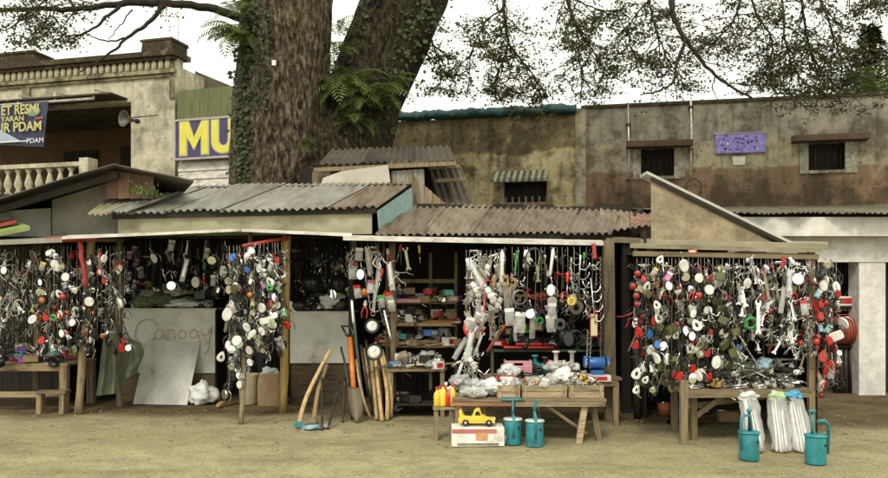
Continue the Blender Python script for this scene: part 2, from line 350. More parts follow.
# loose grit and litter
g = MB(); r2 = random.Random(3)
for i in range(1700):
    D = r2.uniform(6.2, 10.2); x = r2.uniform(-.6, .6) * D; s = r2.uniform(.003, .011) * (1.5 if r2.random() < .06 else 1)
    g.add([(x - s, D, .0), (x, D - s, .0), (x + s, D, .0), (x, D + s, 0), (x + s * .2, D, s * .9)], [(0, 1, 4), (1, 2, 4), (2, 3, 4), (3, 0, 4)], 0 if r2.random() < .6 else 1)
g.build('pebbles', [mat('grit', [(.16, .13, .07), (.36, .31, .2)], scale=2, vary=0), mat('pale_grit', [(.30, .275, .19), (.40, .37, .27)], scale=2, vary=0)], kind='stuff')
g = MB()
for i in range(230):
    D = r2.choice((r2.uniform(8.8, 10.4), r2.uniform(7.2, 10.2))); x = r2.uniform(-.58, .58) * D; s = r2.uniform(.012, .032); a = r2.uniform(0, 6.3); c, sn = math.cos(a) * s, math.sin(a) * s
    g.add([(x - c, D - sn, .004), (x + sn * .5, D - c * .5, .012), (x + c, D + sn, .003), (x - sn * .5, D + c * .5, .01)], [(0, 1, 2, 3)], r2.choice((0, 0, 0, 1)))
g.build('litter', [mat('dry_leaf', [(.12, .07, .03), (.24, .15, .06)], scale=2, vary=0), mat('paper_scrap', [(.38, .36, .3), (.5, .48, .42)], scale=2, vary=0)], kind='stuff')

# ------------------------------------------------------------------ left building with balcony
CREAM = plaster('cream_plaster', [(20, (.44, .415, .295), (.60, .57, .44))], stain=.5, scale=.9)
GRIMY = plaster('grimy_moulding', [(20, (.22, .195, .115), (.36, .33, .22))], stain=.85, scale=1.4)
SOOT_SHADE = plaster('sooty_coping_and_shade', [(20, (.04, .03, .018), (.085, .064, .04))], stain=.6, scale=1.6)
PL = Plane(0, 20.5, 175, 19.2)
B = PL.root('balcony_building', 'cream two-storey building with a moulded parapet and white balustrade balcony', 'building')
uR = PL.uz(175, 60)[0]; uP = PL.uz(131, 100)[0]; uL = -4.5
zt = PL.uz(100, 58.5)[1]; zf = PL.uz(100, 80)[1]; zl = PL.uz(100, 104)[1]; zb = PL.uz(40, 200)[1]
g = MB(); wall_holes(g, uL, uR, 0, zt - .12, 0, .35, [(uL, uP, zb, zl)]); g.ext((uL, .35, 0), (uR, 6.5, zb - .02)); g.ext((uL, .35, zl + .1), (uR, 6.5, zt - .3)); MB().ext((uL, .352, zl - .03), (uP + .28, 2.58, zl + .07)).build('recess_ceiling', SOOT_SHADE, B); g.ext((uP + .3, .35, zb), (uR - .003, 6.5, zl + .1)); g.build('wall', CREAM, B)  # the recess ceiling is coloured dark to paint in its shade
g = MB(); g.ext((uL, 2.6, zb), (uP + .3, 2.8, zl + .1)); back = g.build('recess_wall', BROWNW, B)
g = MB(); g.ext((1.7, 2.5, zb), (2.75, 2.597, zb + 1.75)); dr = g.build('door', DARKW, B); g = MB(); g.ell((2.6, 2.46, zb + .95), (.03, .04, .03)); g.build('handle', BRASS, dr)
g = MB(); g.ext((-.2, 2.52, zb + .5), (.9, 2.597, zb + 1.7)); wn_ = g.build('window', DARKW, B)
for q in range(2):
    g = MB(); g.ext((-.13 + q * .5, 2.5, zb + .58), (.33 + q * .5, 2.517, zb + 1.62)); g.build('pane', DARKIN, wn_)
g = MB(); g.ext((uL, -.22, zt - .12), (uR + .12, .5, zt)); g.ext((uL, -.14, zt - .2), (uR + .06, .003, zt - .123)); g.build('coping', SOOT_SHADE, B)
for a in ((4, 38), (146, 175)):
    u0, u1 = PL.uz(a[0], 55)[0], PL.uz(a[1], 55)[0]; g = MB(); g.ext((u0, -.16, zt + .003), (u1, .5, zt + .24), jit=.015); g.ext((u0 - .03, -.2, zt + .24), (u1 + .03, .54, zt + .30), jit=.015); g.build('parapet_block', SOOT_SHADE, B)
zd1, zd0 = PL.uz(100, 66)[1], PL.uz(100, 74.5)[1]
g = MB(); g.ext((uL, -.1, zd1 + .02), (uR + .04, -.003, zd1 + .1)); g.build('moulding', GRIMY, B)
g = MB(); g.ext((uL, -.12, zd0 - .12), (uR + .05, -.003, zd0 - .03)); g.ext((uL, -.06, zf - .06), (uR + .03, -.003, zf)); g.build('moulding', GRIMY, B)
dm = MB(); pts = [(-.05, 0), (.05, 0), (.06, .1), (.055, .15), (.03, .19), (0, .2), (-.03, .19), (-.055, .15), (-.06, .1)]; dm.prism([(x, z * (zd1 - zd0) / .2) for x, z in pts], -.085, -.003); dm = dm.mesh('dentil', plaster('dentil_plaster', [(20, (.44, .40, .27), (.58, .54, .40))], stain=.35, scale=2))
u = uL
while u < uR - .1:
    link('dentil', dm, B, (u, 0, zd0)); u += .185
for a in (27, 175):
    u = PL.uz(a, 80)[0]; g = MB(); g.ext((u - .12, -.05, zl), (u + (.0 if a > 100 else .12), -.004, zt - .203)); g.build('pilaster', GRIMY, B)
# gutter pipe with brackets under the frieze
g = MB(); z0 = PL.uz(60, 107)[1]; uG = PL.uz(109, 105)[0]; g.tube([(uL, -.55, z0), (uG, -.55, z0)], .035, 8); ga = g.build('gutter_pipe', WTIN, B)
for a in (-30, 1, 35, 71, 109):
    u = PL.uz(a, 105)[0]; g = MB(); g.bar((u, -.55, z0), (u, -.55, z0 + .2), .04, .03); g.bar((u, -.57, z0 + .2), (u, .0, z0 + .26), .04, .03); g.build('bracket', WTIN, ga)
g = MB(); g.ext((uL, -.62, z0 + .06), (uP - .1, 0, z0 + .1)); g.build('canopy_board', SOOT_SHADE, B)
# balcony
uB1 = PL.uz(86, 170)[0] + .4; zr = PL.uz(40, 169)[1]; zs = PL.uz(40, 197)[1]
g = MB(); g.ext((uL, -.75, zr - .1), (uB1 + .05, -.48, zr)); g.build('balustrade_rail', CREAM, B)
g = MB(); g.ext((uL, -.75, zs - .14), (uB1 + .05, -.48, zs)); g.ext((uL, -.8, zs - .45), (uB1 + .1, -.003, zs - .143)); g.build('balcony_slab', CREAM, B)
h = zr - .1 - zs; bl = MB().lathe([(.085, 0), (.085, .08 * h), (.045, .14 * h), (.10, .36 * h), (.095, .46 * h), (.05, .72 * h), (.04, .82 * h), (.08, .92 * h), (.08, h)], 12).mesh('baluster', CREAM)
u = uL + .15
while u < uB1: link('baluster', bl, B, (u, -.615, zs)); u += .305
g = MB(); g.ext((uB1 + .05, -.8, zs - .45), (uB1 + .3, -.46, zr + .08)); g.build('balcony_post', CREAM, B)
# metal roof stepping down behind the parapet
g = MB(); a = PL.uz(176, 62); c = PL.uz(243, 90); ty = 1.3
g.add([(a[0] - .3, ty, a[1] + .15), (c[0] + 1.2, ty, c[1] - .5), (c[0] + 1.2, ty + 5, c[1] - .5), (a[0] - .3, ty + 5, a[1] + .15), (a[0] - .3, ty, a[1] - .9), (c[0] + 1.2, ty, c[1] - .9), (c[0] + 1.2, ty + 5, c[1] - .9), (a[0] - .3, ty + 5, a[1] - .9)], [(0, 1, 2, 3), (0, 4, 5, 1), (1, 5, 6, 2), (2, 6, 7, 3), (3, 7, 4, 0)]); g.build('roof', DKTIN, B)
# loudspeaker on the pier
hp = PL.uz(140, 123); hs = thing('horn_loudspeaker', 'grey horn loudspeaker on a bar across the cream pier', 'loudspeaker', (0, 0, 0))
hs.parent = None; Mx = Matrix.Translation((PL.a.x, PL.a.y, 0)) @ Matrix.Rotation(PL.rz, 4, 'Z'); hs.matrix_world = Mx @ Matrix.Translation((hp[0], -.35, hp[1])) @ Matrix.Scale(.74, 4)
hm = Matrix.Rotation(R(90), 4, 'X') @ Matrix.Rotation(R(-18), 4, 'Y')
g = MB(); g.lathe([(.05, -.2), (.06, -.05), (.1, .08), (.19, .2), (.26, .26), (.265, .28), (.25, .27), (.17, .19), (.09, .09), (.03, .08)], 20, 0, hm); g.build('horn', mat('grey_enamel', [(.05, .048, .038), (.11, .10, .078)], rough=.5, scale=6), hs)
g = MB(); g.lathe([(.07, -.3), (.075, -.28), (.075, -.2), (.05, -.19)], 14, 0, hm); g.build('driver', IRON, hs)
g = MB(); g.bar((-.35, .12, .09), (.9, .12, .13), .03, .03); g.build('bar', IRON, hs)

# banner tied under the canopy
bq = [PL.uz(-40, 110), PL.uz(67, 107), PL.uz(61, 151), PL.uz(-40, 146)]
bn = PL.root('banner', 'navy cloth banner with yellow lettering hung above the balustrade', 'banner'); BY = -.6
def bf(u, v):
    a = Vector(bq[3]).lerp(Vector(bq[2]), u); c = Vector(bq[0]).lerp(Vector(bq[1]), u); p = a.lerp(c, v)
    return (p.x, BY + .03 * math.sin(u * 9 + v * 2), p.y)
g = MB(); g.grid(bf, 28, 10); g.build('cloth', BANM, bn)
zt_ = lambda py: PL.uz(25, py)[1]
sy = mat('banner_yellow', [(.42, .40, .14), (.52, .49, .2)], scale=6, vary=0); sw = mat('banner_white', [(.6, .62, .66), (.72, .73, .76)], scale=6, vary=0)
text('ET RESMI', .33, sy, bn, (PL.uz(1, 120)[0] + .62, BY - .05, zt_(120.5)), sx=.86, offs=.008)
text('YARAN', .18, sy, bn, (PL.uz(1, 127)[0] + .62, BY - .05, zt_(127)), sx=1.15, offs=.004)
text('IR PDAM', .32, sy, bn, (PL.uz(1, 137)[0] + .62, BY - .05, zt_(137)), sx=.98, offs=.008)
text('PDAM', .17, sw, bn, (PL.uz(36, 148)[0] + .3, BY - .05, zt_(149)), sx=1.1)
g = MB(); c = PL.uz(-3, 128); d = PL.uz(32, 146); g.add([(c[0], BY - .042, c[1]), (c[0] + .3, BY - .042, c[1]), (d[0] + .25, BY - .042, d[1]), (d[0] - .5, BY - .042, d[1])], [(0, 1, 2, 3)]); g.build('pale_swoosh', mat('banner_pale_blue', [(.28, .34, .46), (.4, .45, .55)], scale=3, vary=0), bn)
g = MB(); g.ext((bq[3][0], BY - .048, zt_(147.2)), (PL.uz(48, 147)[0], BY - .04, zt_(146.2))); g.build('white_line', sw, bn)
g = MB(); c = PL.uz(52, 117); g.ell((c[0], BY - .03, c[1]), (.22, .02, .13)); g.build('emblem', mat('banner_green', [(.1, .2, .14), (.3, .38, .32)], scale=9, vary=0), bn)
g = MB(); c = PL.uz(47, 124); g.ext((c[0] + .2, BY - .045, c[1] - .03), (c[0] + .46, BY - .03, c[1] + .03)); g.build('red_patch', mat('faded_red', [(.25, .06, .05), (.3, .1, .08)]), bn)

# neighbouring shop with MU sign
PM = Plane(176, 19.0, 330, 17.8)
S = PM.root('sign_shop', 'shop front of olive corrugated sheet above white lapped boards', 'shop')
a0, a1 = .02, PM.uz(335, 100)[0]; z1, z2, z3 = PM.uz(200, 88)[1], PM.uz(200, 119)[1], PM.uz(200, 160)[1]
g = MB(); g.ext((a0, .1, 0), (a1, 4, z1 - .03)); g.build('wall', CREAM, S)
nS = 3
for i in range(nS):
    x0, x1 = a0 + (a1 - a0) * i / nS, a0 + (a1 - a0) * (i + 1) / nS
    corr_sheet((x0, .02, z2 - .05), (x1, .02, z2 - .05), (x1, .06, z1), (x0, .06, z1), pitch=.11, amp=.018, seed=i).build('corrugated_sheet', CORR_G, S)
z = z3 - .04
while z > 1.8:
    g = MB(); g.add([(a0, .04, z - .2), (a1, .04, z - .2), (a1, .075, z), (a0, .075, z), (a0, .09, z - .2), (a1, .09, z - .2)], [(0, 1, 2, 3), (0, 4, 5, 1)]); g.build('lap_board', WTIN, S); z -= .19
sg = PM.root('shop_sign', 'purple signboard with large yellow letters beside the thick tree trunk', 'sign')
g = MB(); g.ext((a0 + .02, -.1, z3), (a1 - .3, .0, z2)); g.build('board', PURP, sg)
g = MB(); 
for q in ((z3, z3 + .05), (z2 - .05, z2)): g.ext((a0, -.12, q[0]), (a1 - .28, -.101, q[1]))
g.ext((a0, -.12, z3 + .053), (a0 + .05, -.101, z2 - .053)); g.build('sign_frame', mat('pale_trim', [(.4, .38, .34), (.55, .52, .48)], scale=4), sg)
hL = (z2 - z3) * .80
um, zm = PM.uz(183, 156); pl_ = mat('letter_outline', [(.42, .40, .30), (.52, .50, .38)], scale=4, vary=0)

def letters(grow, y0, y1, m, nm):                         # bold capital letters cut from board
    e = grow; H = hL; t_ = .17
    M_ = [(-e, -e), (-e, H + e), (t_ + .06 + e * .3, H + e), (.38, H * .5 + e), (.70 - .06 - t_ + .06 - e * .3 + .06, H + e), (.76 + e, H + e), (.76 + e, -e), (.76 - t_ - e, -e), (.76 - t_ - e, H * .58 - e), (.38 + .02, .12 * H - e + .05), (.38 - .02, .12 * H - e + .05), (t_ + e, H * .58 - e), (t_ + e, -e)]
    MB().prism([(um + x, zm + z) for x, z in M_], y0, y1).build(nm, m, sg)
    u0, wd = um + .86, .62; out = [(u0 - e, zm + H + e), (u0 - e, zm + .28)] + [(u0 + wd / 2 - (wd / 2 + e) * math.cos(math.pi * k / 10), zm + .28 - (.28 + e) * math.sin(math.pi * k / 10)) for k in range(1, 10)] + [(u0 + wd + e, zm + .28), (u0 + wd + e, zm + H + e), (u0 + wd - t_ - e, zm + H + e), (u0 + wd - t_ - e, zm + .3)]
    inn = [(u0 + wd / 2 + (wd / 2 - t_ - e) * math.cos(math.pi * k / 8), zm + .3 - (.15 - e) * math.sin(math.pi * k / 8)) for k in range(1, 8)] + [(u0 + t_ + e, zm + .3), (u0 + t_ + e, zm + H + e)]
    MB().prism(out + inn, y0, y1).build(nm, m, sg)
letters(.03, -.108, -.101, pl_, 'letter_outline'); letters(0, -.118, -.109, LETY, 'letter')
# aerial pole
ap = thing('aerial_mast', 'thin aerial mast rising beside the moulded parapet', 'mast', P(178, 66, 20.6) - Vector((0, 0, 3)))
MB().tube([(0, 0, 0), (0, 0, 7.2)], .016, 6).build('pole', STEEL, ap); g = MB()
for q in range(5): g.bar((-.3, 0, 6.2 + q * .2), (.3, 0, 6.2 + q * .2), .012, .012)
g.build('crossbar', STEEL, ap)

# ------------------------------------------------------------------ long stained wall of the buildings on the right
PR = Plane(590, 17.2, 888, 16.0)
ub = PR.uz(581, 110)[0]; ztop = PR.uz(740, 101.5)[1]; zA = PR.uz(720, 141)[1]; zBn = PR.uz(720, 169)[1]; uE = PR.uz(888, 100)[0] + 6
WR = plaster('stained_concrete', [(zBn, (.175, .112, .070), (.235, .160, .102)), (zA, (.25, .225, .15), (.37, .335, .235)), (20, (.20, .188, .142), (.30, .285, .22))], stain=.8, edge=.2, scale=.8)
B2 = PR.root('concrete_building', 'stained concrete building with a brown lower band and small dark windows', 'building')
def hole(a, b, c, d): p, q = PR.uz(a, d), PR.uz(b, c); return (p[0], q[0], p[1], q[1])
h1, h2 = hole(638, 677, 148, 177), hole(805, 848, 142, 171)
g = MB(); wall_holes(g, ub, uE, 0, ztop, 0, .25, [h1, h2]); g.ext((ub, .25, 0), (uE, .3, h2[2] - .4)); wl = g.build('wall', WR, B2)
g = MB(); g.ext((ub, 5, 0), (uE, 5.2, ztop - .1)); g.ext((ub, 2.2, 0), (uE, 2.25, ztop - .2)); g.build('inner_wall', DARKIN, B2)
g = MB(); g.ext((ub + .003, .253, ztop - .35), (uE, 5, ztop - .2)); g.build('roof', SOOT_SHADE, B2)
g = MB(); g.ext((ub, -.04, ztop - .002), (uE, .3, ztop + .06)); g.build('coping', SOOT_SHADE, B2)
LINT = mat('reddish_lintel', [(.075, .045, .028), (.14, .09, .055)], rough=.9, scale=3)
JAMB = plaster('chipped_white_jamb', [(20, (.27, .255, .20), (.42, .40, .34))], stain=.6, scale=3)
for (hh, l0, l1, lt, lb) in ((h1, 626, 692, 139, 148), (h2, 791, 866, 134, 141)):
    a, c = PR.uz(l0, lb), PR.uz(l1, lt); wo = MB().ext((hh[0], .2, hh[2]), (hh[1], .24, hh[3])).build('window', DARKIN, B2); MB().ext((hh[0] - .1, -.03, hh[2] - .06), (hh[0] + .06, .02, hh[3])).build('jamb', JAMB, wo); MB().ext((hh[1] - .06, -.03, hh[2] - .06), (hh[1] + .16, .02, hh[3])).build('jamb', JAMB, wo)
    g = MB(); g.ext((a[0], -.3, hh[3] + .003), (c[0], -.003, hh[3] + .13), jit=.01); g.build('lintel', LINT, wo)
    g = MB(); g.ext((hh[0] + .061, -.06, hh[2] - .06), (hh[1] - .061, .1, hh[2])); g.build('sill', JAMB, wo)
    for q in range(6):
        x = hh[0] + .1 + (hh[1] - hh[0] - .2) * q / 5; g = MB(); g.tube([(x, .12, hh[2]), (x, .12, hh[3])], .01, 5); g.build('window_bar', IRON, wo)
# sign on the wall
sgn = PR.root('lilac_sign', 'faded lilac signboard with blotched lettering on the stained concrete wall', 'sign'); a, c = PR.uz(715, 154), PR.uz(765, 133)
MB().ext((a[0], -.05, a[1]), (c[0], -.003, c[1])).build('board', LILAC, sgn)
MB().ext((a[0] - .02, -.06, c[1]), (c[0] + .02, -.0, c[1] + .02)).build('frame_edge', STEEL, sgn)
r3 = random.Random(5); g = MB()
for row in range(3):
    u = a[0] + .1
    while u < c[0] - .12:
        ww = r3.uniform(.02, .07); hh_ = r3.uniform(.025, .07)
        if r3.random() < .72: g.ell((u, -.051, a[1] + .09 + row * .11 + r3.uniform(-.03, .05)), (ww * .6, .004, hh_ * .5), 6, 4, r3.choice((0, 0, 0, 1)))
        u += ww + r3.uniform(.015, .05)
g.build('worn_lettering', [mat('worn_ink', [(.03, .025, .08), (.09, .07, .18)], scale=9, vary=0), mat('worn_white', [(.4, .38, .55), (.5, .48, .62)], scale=9, vary=0)], sgn)
c = PR.uz(739, 161); MB().ext((c[0] - .12, -.012, c[1] - .1), (c[0] + .12, -.002, c[1] + .09), jit=.02).build('paper_notice', mat('pale_notice', [(.45, .46, .38), (.6, .6, .52)], scale=6), sgn)
# left section with tarpaulin
WL = plaster('mossy_plaster', [(PR.uz(480, 154)[1], (.33, .28, .145), (.45, .39, .225)), (20, (.125, .10, .05), (.20, .165, .085))], stain=.85, edge=.35, scale=.9)
B3 = PR.root('mossy_building', 'low mossy plastered building with a teal tarpaulin along its roof edge', 'building')
ul = PR.uz(385, 122)[0]; zt3 = PR.uz(480, 117.5)[1]; h3 = hole(503, 548, 181, 203)
g = MB(); wall_holes(g, ul, ub - .004, 0, zt3, .03, .28, [h3]); g.build('wall', WL, B3)
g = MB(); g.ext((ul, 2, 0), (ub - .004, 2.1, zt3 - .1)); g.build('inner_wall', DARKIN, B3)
g = MB(); g.ext((ul, .283, zt3 - .3), (ub - .004, 4.5, zt3 - .15)); g.build('roof', SOOT_SHADE, B3)
g = MB(); g.ext((ub - .12, -.02, 0), (ub + .1, -.004, zt3 + .1), jit=.0); g.build('pilaster', plaster('pale_pilaster', [(20, (.30, .27, .18), (.42, .39, .27))], stain=.6, scale=1.2), B3)
tz = PR.uz(480, 113)[1]
def tf(u, v):
    a = v * 2 * math.pi; rr = .15 + .035 * noise.noise(Vector((u * 22, v * 3, 1))) + .03 * noise.noise(Vector((u * 60 + v * 4, v * 5, 4))); x = ul + (ub - .1 - ul) * u
    return (x, .05 + rr * 1.1 * math.cos(a), tz - .02 + (.75 + .25 * math.cos(a * .5)) * rr * math.sin(a) + .012 * math.sin(u * 30))
g = MB(); g.grid(tf, 220, 18); tag(g.build('tarpaulin', TARP, None), 'rolled teal tarpaulin lying along the mossy roof edge', 'tarpaulin').matrix_world = Matrix.Translation((PR.a.x, PR.a.y, 0)) @ Matrix.Rotation(PR.rz, 4, 'Z')
wf = MB().ext((h3[0], .2, h3[2]), (h3[1], .24, h3[3])).build('window', DARKIN, B3); MB().ext((h3[0] - .05, -.01, h3[2] - .08), (h3[0] + .03, .028, h3[3])).build('jamb', WOOD, wf); MB().ext((h3[1] - .03, -.01, h3[2] - .08), (h3[1] + .05, .028, h3[3])).build('jamb', WOOD, wf); MB().ext((h3[0] + .031, -.05, h3[2] - .08), (h3[1] - .031, .028, h3[2])).build('sill', WOOD, wf)
for q in range(7):
    x = h3[0] + .05 + (h3[1] - h3[0] - .1) * q / 6; MB().bar((x, .1, h3[2]), (x, .1, h3[2] + .14), .04, .02).build('slat', JAMB, wf)
a, c = PR.uz(493, 182), PR.uz(548, 172)
for q in range(18):                                       # striped window awning, one strip each
    x0, x1 = a[0] + (c[0] - a[0]) * q / 18, a[0] + (c[0] - a[0]) * (q + 1) / 18
    MB().add([(x0, -.4, a[1]), (x1, -.4, a[1]), (x1, .02, c[1] + .05), (x0, .02, c[1] + .05), (x0, -.4, a[1] - .06), (x1, -.4, a[1] - .06), (x1, .02, c[1]), (x0, .02, c[1])], [(0, 1, 2, 3), (0, 4, 5, 1), (4, 7, 6, 5)]).build('awning_strip', (mat('moss_strip', [(.035, .045, .018), (.08, .09, .04)], scale=12), mat('pale_strip', [(.12, .13, .08), (.38, .38, .30)], scale=14))[q % 2], wf)
# pipes and aerials on the wall
for nm, px, y0, y1, lab in (('drain_pipe', 628, 104, 214, 'thin grey pipe running down past the brown band beside the rusty roof'), ('aerial_pole', 690, 92, 176, 'slim white aerial pole fixed beside a dark barred window')):
    a, c = PR.uz(px, y1), PR.uz(px, y0); t = PR.root(nm, lab, 'pole')
    MB().tube([(a[0], -.12, a[1]), (a[0] + .02, -.12, (a[1] + c[1]) / 2), (c[0], -.12, c[1])], .019, 8).build('pole', STEEL if px == 628 else WTIN, t)
    for q in (.3, .8): MB().ext((a[0] - .04, -.16, a[1] + (c[1] - a[1]) * q), (a[0] + .06, .0, a[1] + (c[1] - a[1]) * q + .03)).build('clamp', IRON, t)
    if px == 690:
        b_ = MB(); b_.bar((a[0] - .55, -.12, c[1] - .02), (a[0] + .25, -.12, c[1] + .1), .014, .014)
        for q in range(7): x = a[0] - .5 + q * .11; b_.tube([(x, -.12 , c[1] - .02 + q * .016 - .12), (x, -.12, c[1] - .02 + q * .016 + .14)], .006, 4)
        b_.build('aerial', IRON, t); c2 = PR.uz(688, 184); MB().tube([(c2[0] + .16 * math.cos(i * .55) + .1, -.1, c2[1] - .1 + .2 * math.sin(i * .55)) for i in range(12)], .012, 5).build('cable_loop', BLACK, t)

# ------------------------------------------------------------------ shop with white pillar, far end of the row
SH = thing('white_pillar_shop', 'shop with white pillars and a corrugated eave beside the tool stalls', 'shop')
Dp = 11.5
WHW = plaster('whitewash', [(20, (.70, .69, .63), (.82, .81, .76))], stain=.22, scale=1.2)
def XZ(px, py, D=Dp): p = P(px, py, D); return p.x, p.z
a = XZ(859, 252); c = XZ(885.5, 393); MB().ext((a[0], Dp, -.05), (c[0], Dp + .3, a[1])).build('pillar', WHW, SH)
x0 = XZ(735, 0)[0]; x1 = 9.5
MB().ext((x0, Dp - .02, XZ(0, 262)[1]), (x1, Dp + .3, XZ(0, 250)[1])).build('lintel', WHW, SH)
MB().ext((x0, Dp + .01, XZ(0, 250)[1] + .003), (x1, Dp + .3, XZ(0, 226)[1])).build('upper_wall', WHW, SH)
MB().ext((x0, Dp - .3, XZ(0, 236, Dp - .3)[1]), (x1, Dp - .24, XZ(0, 217, Dp - .3)[1])).build('fascia', WHW, SH)
ze = XZ(0, 214, Dp - .4)[1]; roof(SH, (x0 - .3, Dp - .42, ze), (x1, Dp - .42, ze), (x1 + 1.2, 16, 3.22), (x0 - .3, 17, 3.22), 6, [mat('mossy_dark_tin', [(.06, .055, .03), (.14, .13, .075), (.2, .18, .12)], rough=.8, scale=3)], pitch=.09, amp=.014)
MB().ext((6.65, Dp + .15, -.05), (x1, Dp + .2, 2.0)).build('dark_doorway_panel', DARKIN, SH)  # solid near-black panel standing in for the shade inside the doorway
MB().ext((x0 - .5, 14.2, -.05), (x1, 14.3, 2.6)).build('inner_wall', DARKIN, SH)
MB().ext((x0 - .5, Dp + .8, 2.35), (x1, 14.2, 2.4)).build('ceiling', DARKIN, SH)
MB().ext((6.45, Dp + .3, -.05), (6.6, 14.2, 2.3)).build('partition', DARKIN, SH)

# ------------------------------------------------------------------ the stall row: roofs, posts, boards
def post(parent, a, b, r=.045, m=BAMBOO, name='post', sq=False):
    a, b = Vector(a), Vector(b); g = MB()
    if sq: g.bar(a, b, r * 2, r * 2)
    else:
        n = 9; g.tube([a.lerp(b, i / n) + Vector((rnd.uniform(-.008, .008), rnd.uniform(-.008, .008), 0)) for i in range(n + 1)], [r * rnd.uniform(.9, 1.08) for i in range(n + 1)], 9)
    return g.build(name, m, parent)
def planks(parent, a, b, z0, z1, n, m, th=.02, name='plank', gap=.004):
    a, b = Vector(a), Vector(b); d = (b - a) / n; nn = Vector((-d.y, d.x, 0)).normalized()
    for i in range(n):
        p, q = a + d * i + d.normalized() * gap, a + d * (i + 1) - d.normalized() * gap; o = nn * rnd.uniform(-.004, .004); z = z1 + rnd.uniform(-.03, .02)
        g = MB(); vs = [p + o, q + o, q + o + nn * th, p + o + nn * th]; g.add([(v.x, v.y, z0) for v in vs] + [(v.x, v.y, z) for v in vs], [(0, 3, 2, 1), (4, 5, 6, 7), (0, 1, 5, 4), (1, 2, 6, 5), (2, 3, 7, 6), (3, 0, 4, 7)]); g.build(name, m, parent)

# stall 1: bamboo pole stall with long grey corrugated roof
S1 = thing('bamboo_stall', 'stall with bamboo pole, long grey corrugated roof and scrawled white counter', 'stall')
fr = MB(); fr.bar(P(113, 216, 10.0), P(376, 210, 10.0), .06, .08); fr.bar(P(195, 190, 11.7), P(412, 187, 11.7), .06, .08)
for q in range(5): fr.bar(P(125 + q * 60, 215, 10.05), P(208 + q * 49, 189, 11.7), .05, .07)
fr = fr.build('roof_frame', DARKW, S1)  # near-black frame paints in the shadow gap below the roof
roof(fr, P(110, 214, 9.9), P(379, 207.5, 9.9), P(414, 183, 11.9), P(197, 186, 11.9), 5, [TIN, TIN, TIN, TIN, RUST], pitch=.095, amp=.018, rs=2)
MB().add([P(118, 217, 10.02), P(372, 211, 10.02), P(372, 234, 10.02), P(118, 237, 10.02), P(118, 217, 10.05), P(372, 211, 10.05), P(372, 234, 10.05), P(118, 237, 10.05)], [(0, 3, 2, 1), (4, 5, 6, 7), (0, 1, 5, 4), (3, 7, 6, 2), (1, 2, 6, 5), (0, 4, 7, 3)]).build('fascia_board', CREAMB, S1)
def slab(parent, pts, th, m, name):                       # four corners (front left, front right, back right, back left) and thickness downwards
    v = [Vector(p) for p in pts]; d = Vector((0, 0, -th)); MB().add(v + [p + d for p in v], [(0, 1, 2, 3), (7, 6, 5, 4), (0, 4, 5, 1), (1, 5, 6, 2), (2, 6, 7, 3), (3, 7, 4, 0)]).build(name, m, parent)
slab(S1, (P(62, 236.5, 9.2), P(240, 228.5, 9.2), P(250, 229, 10.0), P(70, 235, 10.0)), .032, WTIN, 'awning_sheet')
slab(S1, (P(241, 229, 9.25), P(352, 234, 9.25), P(352, 233, 10.0), P(251, 229, 10.0)), .03, WTIN, 'awning_sheet')
MB().add([P(377, 211, 10.0), P(379, 236, 10.0), P(413, 208, 11.7), P(412, 187, 11.7)], [(0, 1, 2, 3)]).build('gable_board', CYANB, S1)
post(S1, P(283, 412, 9.84) - Vector((0, 0, .02)), P(287, 236, 9.6), .05, BAMBOO)
post(S1, G(241, 424), P(250, 233, 9.75), .03, WOOD, 'prop')
post(S1, P(243, 246, 9.0), P(288, 238, 9.55), .022, REDP, 'red_bar')
post(S1, P(120, 238, 10.3) , P(119, 412, 10.4) - Vector((0, 0, .15)), .04, WOOD)
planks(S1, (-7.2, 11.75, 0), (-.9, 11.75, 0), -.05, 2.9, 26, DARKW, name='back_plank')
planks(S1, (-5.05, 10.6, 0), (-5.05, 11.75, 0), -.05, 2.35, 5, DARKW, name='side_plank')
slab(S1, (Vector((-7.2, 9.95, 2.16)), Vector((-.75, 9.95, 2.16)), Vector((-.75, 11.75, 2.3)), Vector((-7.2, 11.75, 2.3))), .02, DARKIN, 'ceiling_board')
# stall 0: at the far end, red frame
S0 = thing('red_frame_stall', 'stall with red-painted frame bars under a tilted tin lean-to roof', 'stall')
slab(S0, (P(-60, 243, 9.3), P(62, 238, 9.3), P(62, 236, 10.3), P(-60, 238, 10.3)), .05, TIN, 'awning_sheet')
post(S0, P(78.5, 414, 9.72) - Vector((0, 0, .02)), P(92, 238, 9.6), .048, WOOD)
post(S0, P(46, 240, 9.35), P(98, 238, 9.35), .035, REDP, 'red_bar'); post(S0, P(80, 240, 9.34), P(86, 288, 9.34), .028, REDP, 'red_bar')
post(S0, G(36, 405) , P(38, 242, 10.0), .04, WOOD)
# lean-to roof: a thick dark sheet rising to the ridge, seen from its low side
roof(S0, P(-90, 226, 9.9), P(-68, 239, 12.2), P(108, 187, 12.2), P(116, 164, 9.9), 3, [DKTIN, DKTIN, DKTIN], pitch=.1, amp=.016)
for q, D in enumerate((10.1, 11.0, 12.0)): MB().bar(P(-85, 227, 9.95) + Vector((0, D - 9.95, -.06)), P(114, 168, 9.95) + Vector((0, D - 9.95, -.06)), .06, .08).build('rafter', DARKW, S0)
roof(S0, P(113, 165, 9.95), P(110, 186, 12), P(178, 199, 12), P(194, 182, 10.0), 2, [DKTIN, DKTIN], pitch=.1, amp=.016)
MB().add([P(52, 200, 10.55), P(108, 183, 10.55), P(124, 187, 10.55), P(124, 242, 10.55), P(52, 242, 10.55)], [(0, 1, 2, 3, 4)]).build('side_panel', mat('grey_cement_sheet', [(.18, .165, .12), (.33, .31, .24)], scale=2, vary=0), S0)
